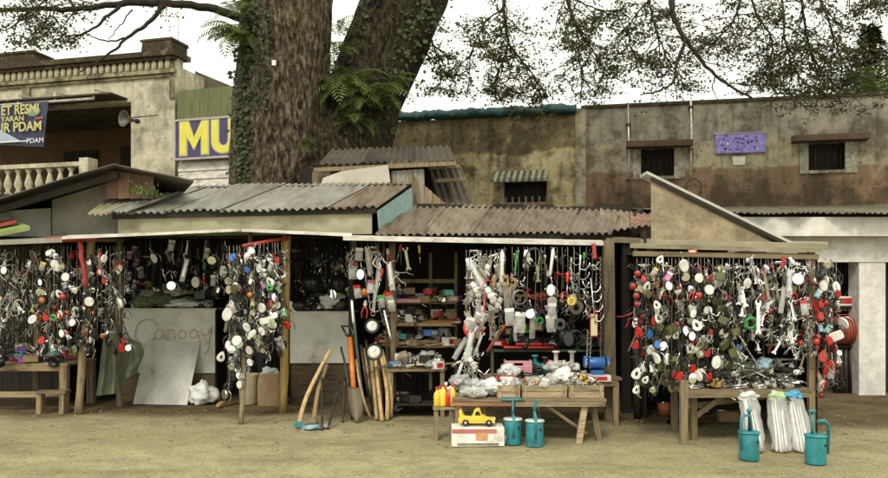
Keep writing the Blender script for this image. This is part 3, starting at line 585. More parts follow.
for q in range(4):
    a = 106 + q * 12; MB().add([P(a, 170 + q * 1.5, 10.2), P(a + 11.6, 171.5 + q * 1.5, 10.2), P(a + 11.6, 198, 10.2), P(a, 199, 10.2)], [(0, 1, 2, 3)]).build('rust_panel', mat('rust_red_panel', [(.09, .045, .03), (.18, .09, .06)], scale=3), S0)
roof(S0, P(86, 216, 9.8), P(128, 213, 9.8), P(185, 193, 10.6), P(108, 199, 10.6), 2, [CREAMB, TIN], pitch=.1, amp=.015)
slab(S0, (P(-20, 236, 9.6), P(30, 226, 9.6), P(22, 223, 10.1), P(-20, 231, 10.1)), .05, GREENB, 'green_board'); slab(S0, (P(-20, 228, 9.9), P(16, 220, 9.9), P(14, 219, 10.3), P(-20, 225, 10.3)), .04, REDP, 'red_board')
MB().add([P(-40, 214, 10.75), P(51, 208, 10.75), P(51, 242, 10.75), P(-40, 242, 10.75)], [(0, 1, 2, 3)]).build('white_panel', GREYB, S0)
g = MB()
for i in range(3):
    c = P(136 + i * 7, 188 + i * 2, 9.98); r4 = random.Random(i)
    for q in range(60):
        p = c + Vector((r4.gauss(0, .07), r4.gauss(0, .05), abs(r4.gauss(0, .05)) - .05)); s = r4.uniform(.015, .035); e = Euler((r4.uniform(0, 6), r4.uniform(0, 6), r4.uniform(0, 6))).to_matrix()
        g.add([p + e @ Vector(v) * s for v in ((-1, 0, 0), (0, -.5, 0), (1, 0, 0), (0, .5, 0))], [(0, 1, 2, 3)])
g.build('weeds', FERN, kind='stuff')

# shed between the stalls, under the tree
SD = thing('lean_to_shed', 'ramshackle shed of dark corrugated sheets and pale boards under the tree', 'shed')
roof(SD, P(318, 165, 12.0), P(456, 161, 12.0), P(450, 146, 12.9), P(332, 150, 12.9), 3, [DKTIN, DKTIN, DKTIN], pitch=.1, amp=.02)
MB().bar(P(314, 170, 11.98), P(456, 163.5, 11.98), .05, .06).build('purlin', WOOD, SD)
MB().add([P(321, 184, 11.93), P(323, 178, 11.93), P(342, 171, 11.93), P(388, 165, 11.93), P(391, 186, 11.93)], [(0, 1, 2, 3, 4)]).build('pale_panel', mat('pale_grey_panel', [(.40, .37, .31), (.56, .53, .46)], scale=3, vary=.02), SD)
corr_sheet(P(391, 192, 12.05), P(425, 206, 12.05), P(424, 169, 12.05), P(391, 171, 12.05), pitch=.09).build('wall_sheet', TIN, SD)
for q in range(5): a = 409 + q * 8; MB().add([P(a, 172 + q * 7, 12.03 + q * .02), P(a + 7.5, 178 + q * 7, 12.03 + q * .02), P(a + 7.5, 208, 12.03 + q * .02), P(a, 208, 12.03 + q * .02)], [(0, 1, 2, 3)]).build('wall_plank', WOOD, SD)
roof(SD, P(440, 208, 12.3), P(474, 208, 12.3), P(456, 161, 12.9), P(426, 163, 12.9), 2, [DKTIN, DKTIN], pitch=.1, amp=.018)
for q in range(2): MB().bar(P(428 + q * 7, 168 + q * 13, 12.35), P(460 + q * 6, 166 + q * 13, 12.35), .05, .06).build('batten', WOOD, SD)
MB().add([P(312, 172, 12.1), P(330, 170, 12.1), P(330, 188, 12.1), P(312, 188, 12.1)], [(0, 1, 2, 3)]).build('rust_board', RUST, SD)
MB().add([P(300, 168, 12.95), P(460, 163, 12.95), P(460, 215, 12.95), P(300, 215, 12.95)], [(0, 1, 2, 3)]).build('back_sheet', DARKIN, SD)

# stall 2: rusty roof over the shelves and crate table
S2 = thing('rusty_roof_stall', 'stall with a rusty corrugated roof and long white awning edge over crates', 'stall')
fr = MB(); fr.bar(P(378, 238, 9.7), P(612, 236, 9.7), .06, .08); fr.bar(P(400, 209, 11.9), P(650, 216, 11.9), .06, .08)
for q in range(5): fr.bar(P(385 + q * 55, 238, 9.72), P(410 + q * 58, 210, 11.9), .05, .06)
fr = fr.build('roof_frame', DARKW, S2)
roof(fr, P(374, 235.5, 9.6), P(612, 233.5, 9.6), P(622, 208.5, 12.0), P(402, 204.5, 12.0), 5, [RUST], pitch=.09, amp=.018, rs=20)
roof(fr, P(600, 233, 9.9), P(664, 224, 9.9), P(662, 217, 11.6), P(600, 209, 11.6), 2, [RUST, mat('deep_rust_tin', [(.09, .045, .028), (.20, .11, .07), (.30, .2, .14)], rough=.8, scale=4)], pitch=.088, amp=.016, rs=33, jit=.05)
slab(S2, (P(343, 236, 9.1), P(611, 241.5, 9.1), P(611, 240, 9.75), P(343, 235, 9.75)), .048, WTIN, 'awning_sheet')
slab(S2, (P(606, 238, 9.6), P(660, 240, 9.6), P(660, 236, 10.6), P(606, 234, 10.6)), .05, RUST, 'awning_sheet')
post(S2, P(610, 420, 9.2) - Vector((0, 0, .03)), P(608, 240, 9.15), .06, WOOD, sq=True); post(S2, G(626, 412), P(626, 240, 9.7), .05, DARKW, sq=True)
post(S2, G(393, 409), P(393, 240, 9.9), .04, WOOD); post(S2, P(352, 400, 10.4) - Vector((0, 0, .12)), P(352, 238, 9.9), .04, DARKW)
MB().ext((-7.3, 11.85, -.05), (2.9, 11.87, 2.6)).build('light_block_sheet', DARKIN, S2)  # dark sheet added to stop daylight showing between the back planks
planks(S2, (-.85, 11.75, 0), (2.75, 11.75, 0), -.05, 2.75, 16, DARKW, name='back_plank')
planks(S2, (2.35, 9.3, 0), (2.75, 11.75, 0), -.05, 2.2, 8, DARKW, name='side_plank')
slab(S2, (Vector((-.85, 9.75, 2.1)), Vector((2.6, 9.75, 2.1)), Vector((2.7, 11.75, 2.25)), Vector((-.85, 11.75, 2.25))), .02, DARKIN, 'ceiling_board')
# stall 3: rail of mirrors
S3 = thing('mirror_rail_stall', 'stall with a wooden rail of hanging mirrors below a slanted plaster gable', 'stall')
MB().add([P(651, 182, 9.64), P(651, 243, 9.64), P(774, 243, 9.64), P(651, 182, 9.8), P(651, 243, 9.8), P(774, 243, 9.8)], [(0, 1, 2), (3, 5, 4), (0, 3, 4, 1), (1, 4, 5, 2), (0, 2, 5, 3)]).build('gable_wall', plaster('tan_gable', [(20, (.30, .24, .155), (.42, .345, .235))], stain=.35, scale=1.5), S3)
v = [P(647, 171, 9.6), P(793, 242, 9.6), P(793, 242, 9.6) + Vector((0, .35, 0)), P(647, 171, 9.6) + Vector((0, .35, 0))]; slab(S3, v, .035, mat('pale_roof_sheet', [(.42, .42, .36), (.62, .62, .55)], scale=3), 'roof_sheet')
MB().bar(P(651, 178.5, 9.61), P(788, 245, 9.61), .03, .035).build('rafter', DARKW, S3)
slab(S3, (P(630, 243.5, 8.0), P(822, 248, 8.0), P(815, 247, 10.2), P(640, 243, 10.2)), .045, mat('drab_awning', [(.13, .115, .07), (.27, .24, .16)], scale=3, stretch=(1, 3, 3)), 'awning_board')
slab(S3, (P(640, 240, 9.4), P(828, 244, 9.4), P(828, 242, 10.0), P(640, 238, 10.0)), .05, CREAMB, 'awning_board')
MB().bar(P(633, 253.5, 8.05), P(818, 257, 8.05), .045, .05).build('rail', WOODX, S3)
post(S3, G(811, 438), P(811, 249, 8.1), .03, WOOD, sq=True); post(S3, G(637, 418), P(637, 247, 9.4), .045, DARKW)
MB().box(P(687, 300, 9.7), (.05, .05, 1)).build('tie', DARKW, S3)
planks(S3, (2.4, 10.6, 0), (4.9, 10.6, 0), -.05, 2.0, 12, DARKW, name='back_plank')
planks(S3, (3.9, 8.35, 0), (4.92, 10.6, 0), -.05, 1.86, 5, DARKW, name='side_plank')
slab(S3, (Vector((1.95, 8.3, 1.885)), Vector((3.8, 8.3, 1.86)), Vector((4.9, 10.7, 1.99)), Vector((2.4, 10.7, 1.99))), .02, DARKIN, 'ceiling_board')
#==PART3==
# ------------------------------------------------------------------ rain tree
def bark_mat(name, k, moss):
    m = bpy.data.materials.new(name); m.use_nodes = True; t = m.node_tree; n = t.nodes; L = t.links; b = n['Principled BSDF']; b.inputs['Roughness'].default_value = .95; b.inputs['Specular IOR Level'].default_value = .15
    tc = n.new('ShaderNodeTexCoord')
    def nz(sc, st, det=6):
        mp = n.new('ShaderNodeMapping'); mp.inputs['Scale'].default_value = st; L.new(tc.outputs['Object'], mp.inputs[0])
        q = n.new('ShaderNodeTexNoise'); q.inputs['Scale'].default_value = sc; q.inputs['Detail'].default_value = det; q.inputs['Roughness'].default_value = .7; L.new(mp.outputs[0], q.inputs[0]); return q.outputs['Fac']
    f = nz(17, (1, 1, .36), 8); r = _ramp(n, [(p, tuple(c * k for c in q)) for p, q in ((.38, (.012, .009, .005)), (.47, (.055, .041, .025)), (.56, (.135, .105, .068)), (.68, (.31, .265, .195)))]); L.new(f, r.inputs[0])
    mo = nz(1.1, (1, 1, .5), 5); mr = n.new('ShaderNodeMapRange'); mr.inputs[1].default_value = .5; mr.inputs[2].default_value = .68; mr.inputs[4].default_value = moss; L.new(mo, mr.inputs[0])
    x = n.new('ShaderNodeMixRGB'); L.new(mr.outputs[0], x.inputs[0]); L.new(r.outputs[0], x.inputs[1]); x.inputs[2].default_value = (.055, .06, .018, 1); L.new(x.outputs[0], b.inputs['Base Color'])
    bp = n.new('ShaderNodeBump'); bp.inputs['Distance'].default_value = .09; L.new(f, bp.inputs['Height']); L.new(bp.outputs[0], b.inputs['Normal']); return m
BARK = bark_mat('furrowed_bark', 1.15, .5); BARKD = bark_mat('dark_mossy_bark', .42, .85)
tree = thing('rain_tree', 'huge mossy forked tree with drooping fine-leaved branches behind the stalls', 'tree', (0, 0, 0))
def trunk(path, name, n=64, rows=110, seed=0, m=None):
    """path = [(px, py, distance, width in px)]"""
    pts = [P(a, b, D) for a, b, D, w_ in path]; rad = [w_ * D / F / 2 for a, b, D, w_ in path]
    base = pts[0].copy(); pts = [Vector((base.x - .02, base.y, -.1))] + pts; rad = [rad[0] * 1.25] + rad
    zs = [p.z for p in pts]
    def at(z):
        for i in range(len(zs) - 1):
            if z <= zs[i + 1] or i == len(zs) - 2:
                k = (z - zs[i]) / (zs[i + 1] - zs[i]); k = min(1, max(0, k)); return pts[i].lerp(pts[i + 1], k), rad[i] + (rad[i + 1] - rad[i]) * k
    g = MB(); z0, z1 = zs[0], zs[-1]
    def fn(u, v):
        z = z0 + (z1 - z0) * v; c, r = at(z); c2, _ = at(min(z + .4, z1)); c0, _ = at(max(z - .4, z0)); c = (c + c2 + c0) / 3; c.z = z; a = u * 2 * math.pi
        q = Vector((math.cos(a) * 3.2, math.sin(a) * 3.2, z * .5 + seed)); rr = r * (1 + .09 * noise.noise(Vector((math.cos(a) * 1.1, math.sin(a) * 1.1, z * .35 + seed)))) + .045 * noise.noise(q * 1.6) + .03 * noise.noise(Vector((q.x * 4, q.y * 4, z * 2.4 + seed))) + .016 * noise.noise(Vector((q.x * 9, q.y * 9, z * 6)))
        return (c.x + rr * math.cos(a), c.y + rr * math.sin(a), z)
    g.grid(fn, n, rows); return g.build(name, m or BARK, tree)
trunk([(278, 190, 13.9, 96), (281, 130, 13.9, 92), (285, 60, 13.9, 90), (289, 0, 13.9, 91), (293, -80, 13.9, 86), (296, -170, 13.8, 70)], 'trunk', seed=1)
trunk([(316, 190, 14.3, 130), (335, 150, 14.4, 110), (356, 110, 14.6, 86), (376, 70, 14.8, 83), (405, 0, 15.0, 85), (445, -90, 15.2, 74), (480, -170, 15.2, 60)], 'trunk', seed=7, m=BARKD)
rt = random.Random(21)
def wob(pts, k=6, amp=.05):                                # smooth a polyline and make it knotty
    out = []
    for i in range(len(pts) - 1):
        p0, p1, p2, p3 = pts[max(0, i - 1)], pts[i], pts[i + 1], pts[min(len(pts) - 1, i + 2)]
        for j in range(k):
            t = j / k; out.append(.5 * ((2 * p1) + (p2 - p0) * t + (2 * p0 - 5 * p1 + 4 * p2 - p3) * t * t + (3 * p1 - p0 - 3 * p2 + p3) * t ** 3) + Vector((rt.uniform(-1, 1), rt.uniform(-1, 1), rt.uniform(-1, 1))) * amp * .5)
    return out + [pts[-1]]
def branch(path, r0, r1, name='branch', amp=.05):
    pts = wob([P(*p) for p in path], amp=amp); n = len(pts); g = MB(); g.tube(pts, [r0 + (r1 - r0) * (i / (n - 1)) ** .8 for i in range(n)], 7); g.build(name, TWIG, tree); return pts
# high limbs, above the frame
LA = branch([(440, -80, 15.2), (520, -75, 15), (610, -70, 14.7), (700, -80, 14.5), (800, -85, 14.3), (930, -60, 14.2)], .22, .07, 'limb', .1)
branch([(296, -150, 13.8), (380, -140, 13.4), (470, -120, 13.0), (560, -110, 12.8)], .16, .05, 'limb', .1)
def leaf(g, p, s, mi, rr, flat=.55):
    d = Vector((rr.gauss(0, 1), rr.gauss(0, 1), rr.gauss(-.3, .6))).normalized(); up = Vector((rr.gauss(0, flat), rr.gauss(0, flat), 1)).normalized(); x = d.cross(up)
    if x.length < .05: return
    x = x.normalized() * s * .3; a = p - d * s * .5; b = p + d * s * .5; up = x.cross(d).normalized() * s * .1
    g.add([a, p + x + up, b, p - x + up], [(0, 1, 2, 3)], mi)
def sprays(pts, seed, t0=.15, nt=16, tl=(.35, .9), down=.35, brown=.12, dens=1.0, leafs=(.04, .078), spread=1.0):
    """side twigs along a branch, finer twigs on them, leaves in layered sprays"""
    rr = random.Random(seed); g = MB(); tw = MB(); n = len(pts)
    for i in range(nt):
        k = t0 + (1 - t0) * (i + rr.random()) / nt; idx = min(n - 2, int(k * (n - 1))); p = pts[idx]; ax = (pts[idx + 1] - p).normalized()
        d = (ax * rr.uniform(.2, .8) + Vector((rr.uniform(-1, 1) * spread, rr.uniform(-1, 1) * spread * .8, rr.uniform(-.5, .45) - down * .4))).normalized(); ln = rr.uniform(*tl) * (1.4 - .35 * k)
        q = [p]; mi = 1 if rr.random() < brown else 0
        for j in range(1, 7): d = (d + Vector((rr.gauss(0, .16), rr.gauss(0, .16), rr.gauss(-.05 * down, .1)))).normalized(); q.append(q[-1] + d * ln / 6)
        tw.tube(q, [.013 - .0016 * j for j in range(7)], 4, cap=False)
        for j in range(2, 7):
            for m_ in range(2):
                sd = Vector((rr.uniform(-1, 1), rr.uniform(-1, 1), rr.uniform(-.5, .35))).normalized(); sl_ = ln * rr.uniform(.3, .62); e = q[j] + sd * sl_
                tw.tube([q[j], q[j].lerp(e, .5) + Vector((0, 0, -.015)), e], [.0045, .0035, .002], 3, cap=False)
                for l in range(int(rr.uniform(9, 17) * dens)):
                    leaf(g, q[j].lerp(e, rr.choice((.55, .8, 1.0)) + rr.uniform(-.08, .1)) + Vector((rr.gauss(0, .06), rr.gauss(0, .06), rr.gauss(0, .025))), rr.uniform(*leafs), mi, rr)
    tw.build('twigs', TWIG, tree, kind='stuff'); g.build('foliage', [LEAF, LEAFB], tree, kind='stuff')
# limb reaching over the balcony building
l1 = branch([(250, 22, 13.9), (215, 9, 13.6), (165, 3, 13.3), (120, 4, 13.0), (75, 9, 12.8), (30, 9, 12.6), (-40, 14, 12.4)], .085, .03, amp=.03)
l2 = branch([(165, 3, 13.3), (148, 24, 13.2), (128, 38, 13.1), (108, 55, 13.0), (80, 72, 12.9)], .045, .012, amp=.03)
l3 = branch([(122, 4, 13.0), (106, 18, 12.9), (85, 33, 12.8), (56, 36, 12.7)], .035, .01, amp=.03)
branch([(128, 38, 13.1), (108, 41, 13.0), (86, 34, 12.9)], .02, .008, amp=.03); branch([(132, 10, 13.1), (120, 26, 13), (108, 40, 12.95)], .014, .006, amp=.03)
sprays(l1, 1, .62, 8, (.4, .9), dens=.6); sprays(l1, 2, .45, 5, (.3, .6), dens=.5); sprays(l3, 3, .55, 4, (.3, .55), dens=.7); sprays(branch([(75, 9, 12.8), (55, -6, 12.8), (20, 22, 12.6), (0, 32, 12.6)], .02, .008), 4, .1, 8, (.35, .75), dens=.65); sprays(branch([(120, -14, 13), (150, -5, 13), (170, 2, 12.8)], .012, .006), 5, .1, 4, (.25, .5), dens=.6)
sprays(branch([(60, 9, 12.7), (42, 25, 12.6), (30, 42, 12.5)], .014, .006), 6, .2, 4, (.3, .5), dens=.7)
# drooping branches over the long wall
droops = [
 ([(452, -80, 15.1), (425, -20, 14.9), (428, 30, 14.8), (438, 60, 14.7), (441, 92, 14.6)], .04, 11, 15, (.3, .6), .1, .42),
 ([(505, -75, 15), (503, -20, 14.6), (505, 20, 14.5), (508, 44, 14.5), (500, 68, 14.4), (494, 90, 14.4)], .05, 12, 22, (.4, .8), .06, .3),
 ([(508, 44, 14.5), (522, 60, 14.4), (534, 78, 14.4), (541, 96, 14.4)], .022, 13, 14, (.35, .7), .4, .1),
 ([(504, 10, 14.5), (488, 20, 14.4), (472, 52, 14.3), (470, 80, 14.3)], .02, 31, 12, (.3, .6), .05, .1),
 ([(560, -72, 14.9), (562, -20, 14.6), (575, 22, 14.5), (592, 50, 14.4), (606, 72, 14.3)], .045, 14, 20, (.4, .8), .15, .25),
 ([(570, 10, 14.5), (578, 38, 14.5), (580, 66, 14.4), (586, 84, 14.4)], .018, 15, 12, (.35, .65), .25, .15),
 ([(575, 0, 14.5), (600, 10, 14.4), (622, 12, 14.3)], .018, 32, 9, (.35, .65), .05, .1),
 ([(645, -74, 14.6), (648, -10, 14.4), (655, 28, 14.3), (664, 50, 14.2), (672, 72, 14.2)], .035, 16, 20, (.4, .8), .08, .25),
 ([(650, 0, 14.4), (632, 20, 14.3), (630, 44, 14.3), (640, 62, 14.2)], .018, 17, 13, (.3, .6), .05, .1),
 ([(745, -82, 14.4), (742, -15, 14.1), (735, 18, 14.0), (722, 34, 13.9), (705, 44, 13.9)], .03, 18, 16, (.35, .7), .3, .3),
 ([(745, -20, 14.1), (757, 14, 14), (772, 40, 13.9), (770, 62, 13.9), (762, 74, 13.8)], .025, 19, 20, (.4, .75), .12, .2),
 ([(800, -84, 14.3), (800, -20, 14.0), (806, 28, 13.9), (814, 58, 13.9), (832, 84, 13.8)], .04, 20, 24, (.45, .9), .2, .25),
 ([(790, -84, 14.3), (783, -10, 13.9), (785, 40, 13.8), (795, 70, 13.8), (806, 88, 13.8)], .03, 22, 20, (.4, .8), .15, .25),
 ([(810, -30, 14.0), (826, 14, 13.9), (836, 44, 13.8), (848, 70, 13.8)], .025, 23, 17, (.4, .8), .2, .2),
 ([(870, -76, 14.2), (850, -25, 13.9), (862, -4, 13.8), (890, 4, 13.7)], .02, 24, 12, (.3, .55), .1, .5)]
for path, r0, sd, nt, tl, br, t0 in droops: sprays(branch(path, r0, .008, amp=.03), sd, t0, int(nt * .9), tl, brown=br, spread=.9)
branch([(668, -78, 14.6), (672, -5, 14.0), (675, 20, 13.9), (690, 46, 13.8), (716, 76, 13.7), (752, 98, 13.6)], .075, .018, amp=.03)
branch([(686, 40, 13.8), (676, 66, 13.75), (673, 82, 13.7), (658, 91, 13.7), (640, 95, 13.65)], .035, .01, amp=.03)
branch([(716, 76, 13.7), (712, 88, 13.7), (718, 99, 13.7)], .014, .006, amp=.03); branch([(726, 84, 13.7), (742, 84, 13.7), (755, 80, 13.6)], .012, .004, amp=.03); branch([(700, 60, 13.75), (730, 68, 13.6), (738, 60, 13.6)], .01, .004, amp=.03)

# climbing ivy and ferns on the trunks
def ivy(path, width, n, seed, label, size=(.05, .12), m=IVYM):
    rr = random.Random(seed); g = MB(); pts = [P(*p) for p in path]
    for i in range(n):
        k = rr.random() * (len(pts) - 1); j = int(k); c = pts[j].lerp(pts[min(j + 1, len(pts) - 1)], k - j)
        p = c + Vector((rr.gauss(0, width), rr.uniform(-.12, .06), rr.gauss(0, .1))); s = rr.uniform(*size); d = Vector((rr.gauss(0, .6), -.35 + rr.gauss(0, .4), rr.gauss(-.7, .4))).normalized(); x = d.cross(Vector((rr.gauss(0, .4), -1, rr.gauss(.3, .4)))).normalized() * s * .38
        g.add([p, p + d * s * .5 + x, p + d * s, p + d * s * .5 - x], [(0, 1, 2, 3)])
    tag(g.build('climbing_ivy', m, kind='thing'), label, 'ivy')
ivy([(250, -10, 13.3), (250, 60, 13.3), (248, 120, 13.25), (247, 185, 13.2)], .11, 1500, 5, 'dark ivy covering the flank of the trunk beside the purple signboard')
ivy([(268, 0, 13.1), (262, 60, 13.1), (258, 110, 13.1)], .1, 420, 6, 'sparse moss and creeper on the bark face of the upright trunk', (.03, .07))
ivy([(412, -10, 14.35), (385, 50, 14.25), (365, 100, 14.1), (345, 140, 14.0)], .34, 1500, 8, 'creeper leaves spread over the leaning trunk of the forked tree', (.05, .13))
def frond_mesh(L_, seed, m=FERN):
    rr = random.Random(seed); g = MB(); n = 16; pts = []; a = 1.1; p = Vector((0, 0, 0))
    for i in range(n + 1): pts.append(p.copy()); p = p + Vector((math.cos(a), 0, math.sin(a))) * L_ / n; a -= rr.uniform(.1, .19)
    g.tube(pts, [.006 * (1 - .7 * i / n) for i in range(n + 1)], 4)
    for i in range(2, n + 1):
        for sd in (-1, 1):
            ll = L_ * .26 * math.sin(math.pi * (.12 + .86 * i / n)) * rr.uniform(.8, 1.1); d = (pts[i] - pts[i - 1]).normalized(); o = Vector((d.x * .45, sd, d.z * .45 - .25)).normalized() * ll
            wv = d * L_ / n * .62; q = pts[i]; g.add([q, q + o * .5 + wv * .5, q + o, q + o * .5 - wv * .5], [(0, 1, 2, 3)])
    return g.mesh('frond', m)
FR = [frond_mesh(.62, 1), frond_mesh(.5, 2), frond_mesh(.75, 3)]
def fern(px, py, D, n, seed, label, sc=1, dirs=(-180, 0)):
    rr = random.Random(seed); t = thing('tree_fern_clump', label, 'fern', P(px, py, D), 0, 'ferns growing on the tree')
    for i in range(n):
        o = link('frond', rr.choice(FR), t, (rr.gauss(0, .04), rr.gauss(0, .03), rr.gauss(0, .05)), (rr.uniform(-.4, .4), rr.uniform(-.25, .5), R(rr.uniform(*dirs)))); o.scale = [sc * rr.uniform(.7, 1.15)] * 3
fern(240, 42, 13.2, 26, 1, 'large fern sprouting out from the flank of the upright trunk', 1.15, (-240, -60)); fern(243, 18, 13.2, 10, 2, 'fern tuft high on the ivy-covered flank of the upright trunk', .9, (-230, -90))
fern(345, 96, 13.75, 28, 3, 'broad fern hanging in the fork of the tree', 1.3); fern(372, 108, 13.85, 28, 4, 'bright fern on the leaning trunk above the shed roof', 1.3); fern(392, 88, 14.1, 12, 5, 'fern tuft at the outer edge of the leaning trunk', 1.0)
fern(338, 60, 14.0, 10, 6, 'dark fern in the crotch between the two trunks', 1.0); fern(355, 128, 13.7, 12, 7, 'drooping fern just over the dark shed roof', 1.1); fern(305, 148, 13.25, 7, 8, 'small yellowish fern at the foot of the upright trunk', .55); fern(340, 30, 14.2, 8, 9, 'thin fern high between the trunks against the sky', .9)
MB().ext((-.032, -.015, -.04), (.032, 0, .04)).build('tag_plate', WHITEP, tree, loc=P(274, 63, 13.02))

# evergreen behind the wall and palm at its side
ev = thing('dark_evergreen', 'dense dark evergreen rising behind the concrete wall', 'tree', (P(870, 100, 20).x, 20, 0)); re_ = random.Random(9)
MB().tube([(0, 0, -.1), (.1, 0, 3), (0, 0, 6), (0, 0, 8)], [.22, .18, .1, .02], 8).build('trunk', TWIG, ev)
g = MB()
for i in range(8000):
    z = re_.uniform(4.4, 8.1); rr = max(.05, (8.3 - z) * .52 * (1 + .22 * math.sin(z * 11))) * math.sqrt(re_.random()); a = re_.uniform(0, 6.283); p = Vector((rr * math.cos(a), rr * math.sin(a), z - rr * .25)); s = re_.uniform(.08, .2)
    d = Vector((math.cos(a), math.sin(a), re_.gauss(-.2, .5))).normalized(); x = d.cross(Vector((0, 0, 1))).normalized() * s * .22; g.add([p, p + d * s * .5 + x, p + d * s, p + d * s * .5 - x], [(0, 1, 2, 3)])
g.build('crown', FIRM, ev)
pm = thing('palm_tree', 'green feathery palm behind the concrete wall beside the dark evergreen', 'palm tree', (P(884, 90, 18.2).x, 18.2, 0))
MB().tube([(0, 0, -.1), (.05, 0, 3), (0, 0, 5.8)], [.15, .11, .09], 10).build('trunk', BARK, pm)
big = frond_mesh(1.9, 5, mat('palm_green', [(.05, .09, .012), (.13, .19, .03)], rough=.5, scale=3, trans=.3))
for i in range(20): o = link('frond', big, pm, (0, 0, 5.75), (re_.uniform(-.3, .3), re_.uniform(-.5, .3), i * 2.4)); o.scale = [re_.uniform(.7, 1)] * 3
#==PART4==
# ------------------------------------------------------------------ goods: one mesh set of each kind, hung from its origin (z down) or standing on it
PRO = {}
def proto(kind, name, cat, desc, *parts):                  # parts = (part name, MB, materials)
    PRO[kind] = (name, cat, desc, [(n, g.mesh(n, m)) for n, g, m in parts])
def put(kind, loc, rot=(0, 0, 0), s=1, place='', group=None, label=None):
    name, cat, desc, parts = PRO[kind]; lab = label or f'{desc} {place}'
    if len(parts) == 1: o = link(name, parts[0][1], None, loc, rot); tag(o, lab, cat, group)
    else:
        o = thing(name, lab, cat, loc, 0, group); o.rotation_euler = rot
        for n, me in parts: link(n, me, o)
    o.scale = (s, s, s) if not isinstance(s, (tuple, list)) else s
    return o
def mirror(kind, shape, shell, desc, w_=.105, h_=.15, face=GLASSM, hole=False, name='side_mirror', cat='mirror'):
    st = MB(); st.tube([(0, 0, 0), (.0, .012, -.03), (.012, .012, -.06), (.006, .02, -.095)], .006, 6)
    if not hole: st.tube([(.006, .03, -.1), (.05, .05, -.12), (.085, .05, -.17), (.075, .045, -.25)], .005, 5)
    if shape == 'oval': out = [(math.cos(t) * w_ / 2, math.sin(t) * h_ / 2) for t in [2 * math.pi * i / 20 for i in range(20)]]
    elif shape == 'round': out = [(math.cos(t) * w_ / 2, math.sin(t) * w_ / 2) for t in [2 * math.pi * i / 20 for i in range(20)]]
    elif shape == 'drop': out = [(math.cos(t) * w_ / 2 * (1 - .38 * math.sin(t)), math.sin(t) * h_ / 2) for t in [2 * math.pi * i / 20 for i in range(20)]]
    else: out = [(math.copysign(abs(math.cos(t)) ** .35, math.cos(t)) * w_ / 2, math.copysign(abs(math.sin(t)) ** .35, math.sin(t)) * h_ / 2) for t in [2 * math.pi * i / 20 for i in range(20)]]
    c = -.09 - h_ / 2; hs_ = MB(); n = len(out); rings = [(.90, -.012), (1, -.006), (1, .008), (.82, .03), (.45, .042)]
    vs = [(x * k, y, z * k + c) for k, y in rings for x, z in out]; fs = [(i * n + j, (i + 1) * n + j, (i + 1) * n + (j + 1) % n, i * n + (j + 1) % n) for i in range(4) for j in range(n)] + [tuple(4 * n + j for j in range(n))[::-1]]
    hs_.add(vs, fs, 0, True)
    gl = MB(); gl.add([(x * .9, -.011, z * .9 + c) for x, z in out] + [(0, -.0125, c)], [(j, (j + 1) % n, n) for j in range(n)], 0, True)
    ps = [('housing', hs_, shell), ('glass', gl, face), ('stem', st, CHROME if kind in ('m_bk', 'm_br', 'm_wh', 'm_ch') else IRON)]
    if hole: ps.append(('socket', MB().ell((0, -.014, c), (w_ * .16, .008, h_ * .2)), BLKPL))
    proto(kind, name, cat, desc, *ps)
mirror('m_wh', 'oval', WHITEP, 'white oval side mirror', face=WHITEP); mirror('m_ws', 'drop', WHITEP, 'white drop-shaped mirror shell with dark socket', name='mirror_shell', cat='lamp shell', face=WHITEP, hole=True, w_=.1, h_=.14)  # the white drop shapes are mirrors too, seen from the shell side
mirror('m_wr', 'round', WHITEP, 'round white-backed side mirror', name='round_mirror', w_=.13, face=WHITEP); mirror('m_bk', 'oval', BLKPL, 'black-framed oval side mirror'); mirror('m_br', 'round', BLKPL, 'black-framed round side mirror', name='round_mirror', w_=.12)
mirror('m_bq', 'rect', BLKPL, 'black-framed square-cornered side mirror', .13, .10); mirror('m_rd', 'drop', REDPL, 'red drop-shaped side mirror', name='coloured_mirror', cat='coloured_mirror', face=REDPL, w_=.09, h_=.13); mirror('m_ol', 'rect', OLIVEP, 'olive square-cornered mirror back', .12, .10, name='mirror_back', cat='housing', face=OLIVEP)  # red, blue and olive ones are side mirrors in coloured plastic
mirror('m_ch', 'round', CHROME, 'chrome round side mirror', name='round_mirror', w_=.12); mirror('m_bb', 'oval', BLKPL, 'plain black oval housing', name='mirror_housing', cat='housing', face=BLKPL); mirror('m_bl', 'drop', BLUEP, 'small blue side mirror', .08, .11, name='coloured_mirror', cat='coloured_mirror', face=BLUEP); mirror('m_wq', 'rect', WHITEP, 'white square-cornered side mirror', .16, .095, face=WHITEP)
def wrench(L_, a=.5):
    pts = []; h = .016 * a + .004; j = .028
    pts = [(-h, -L_ * .85), (-h, -L_ * .16), (-j * .9, -L_ * .1), (-j, -.012), (-j * .5, 0), (-j * .3, -.03), (j * .3, -.03), (j * .5, 0), (j, -.012), (j * .9, -L_ * .1), (h, -L_ * .16), (h, -L_ * .85), (j * .8, -L_ * .9), (j * .9, -L_ * .97), (j * .35, -L_), (j * .25, -L_ * .95), (-j * .25, -L_ * .95), (-j * .35, -L_), (-j * .9, -L_ * .97), (-j * .8, -L_ * .9)]
    return MB().prism(pts, -.004, .004)
proto('wr', 'spanner', 'spanner', 'open-ended steel spanner', ('body', wrench(.22), CHROME)); proto('wrl', 'spanner', 'spanner', 'long bright spanner', ('body', wrench(.34, .7), CHROME))
def pliers(m): 
    j, h = MB(), MB()
    for s in (-1, 1):
        j.prism([(s * .002, 0), (s * .012, -.01), (s * .018, -.05), (0, -.07), (s * .001, -.03)], -.006, .006); h.tube([(0, 0, -.06), (-s * .02, 0, -.09), (-s * .03, 0, -.13), (-s * .022, 0, -.18)], .008, 6)
    return ('jaws', j, STEEL), ('grips', h, m)
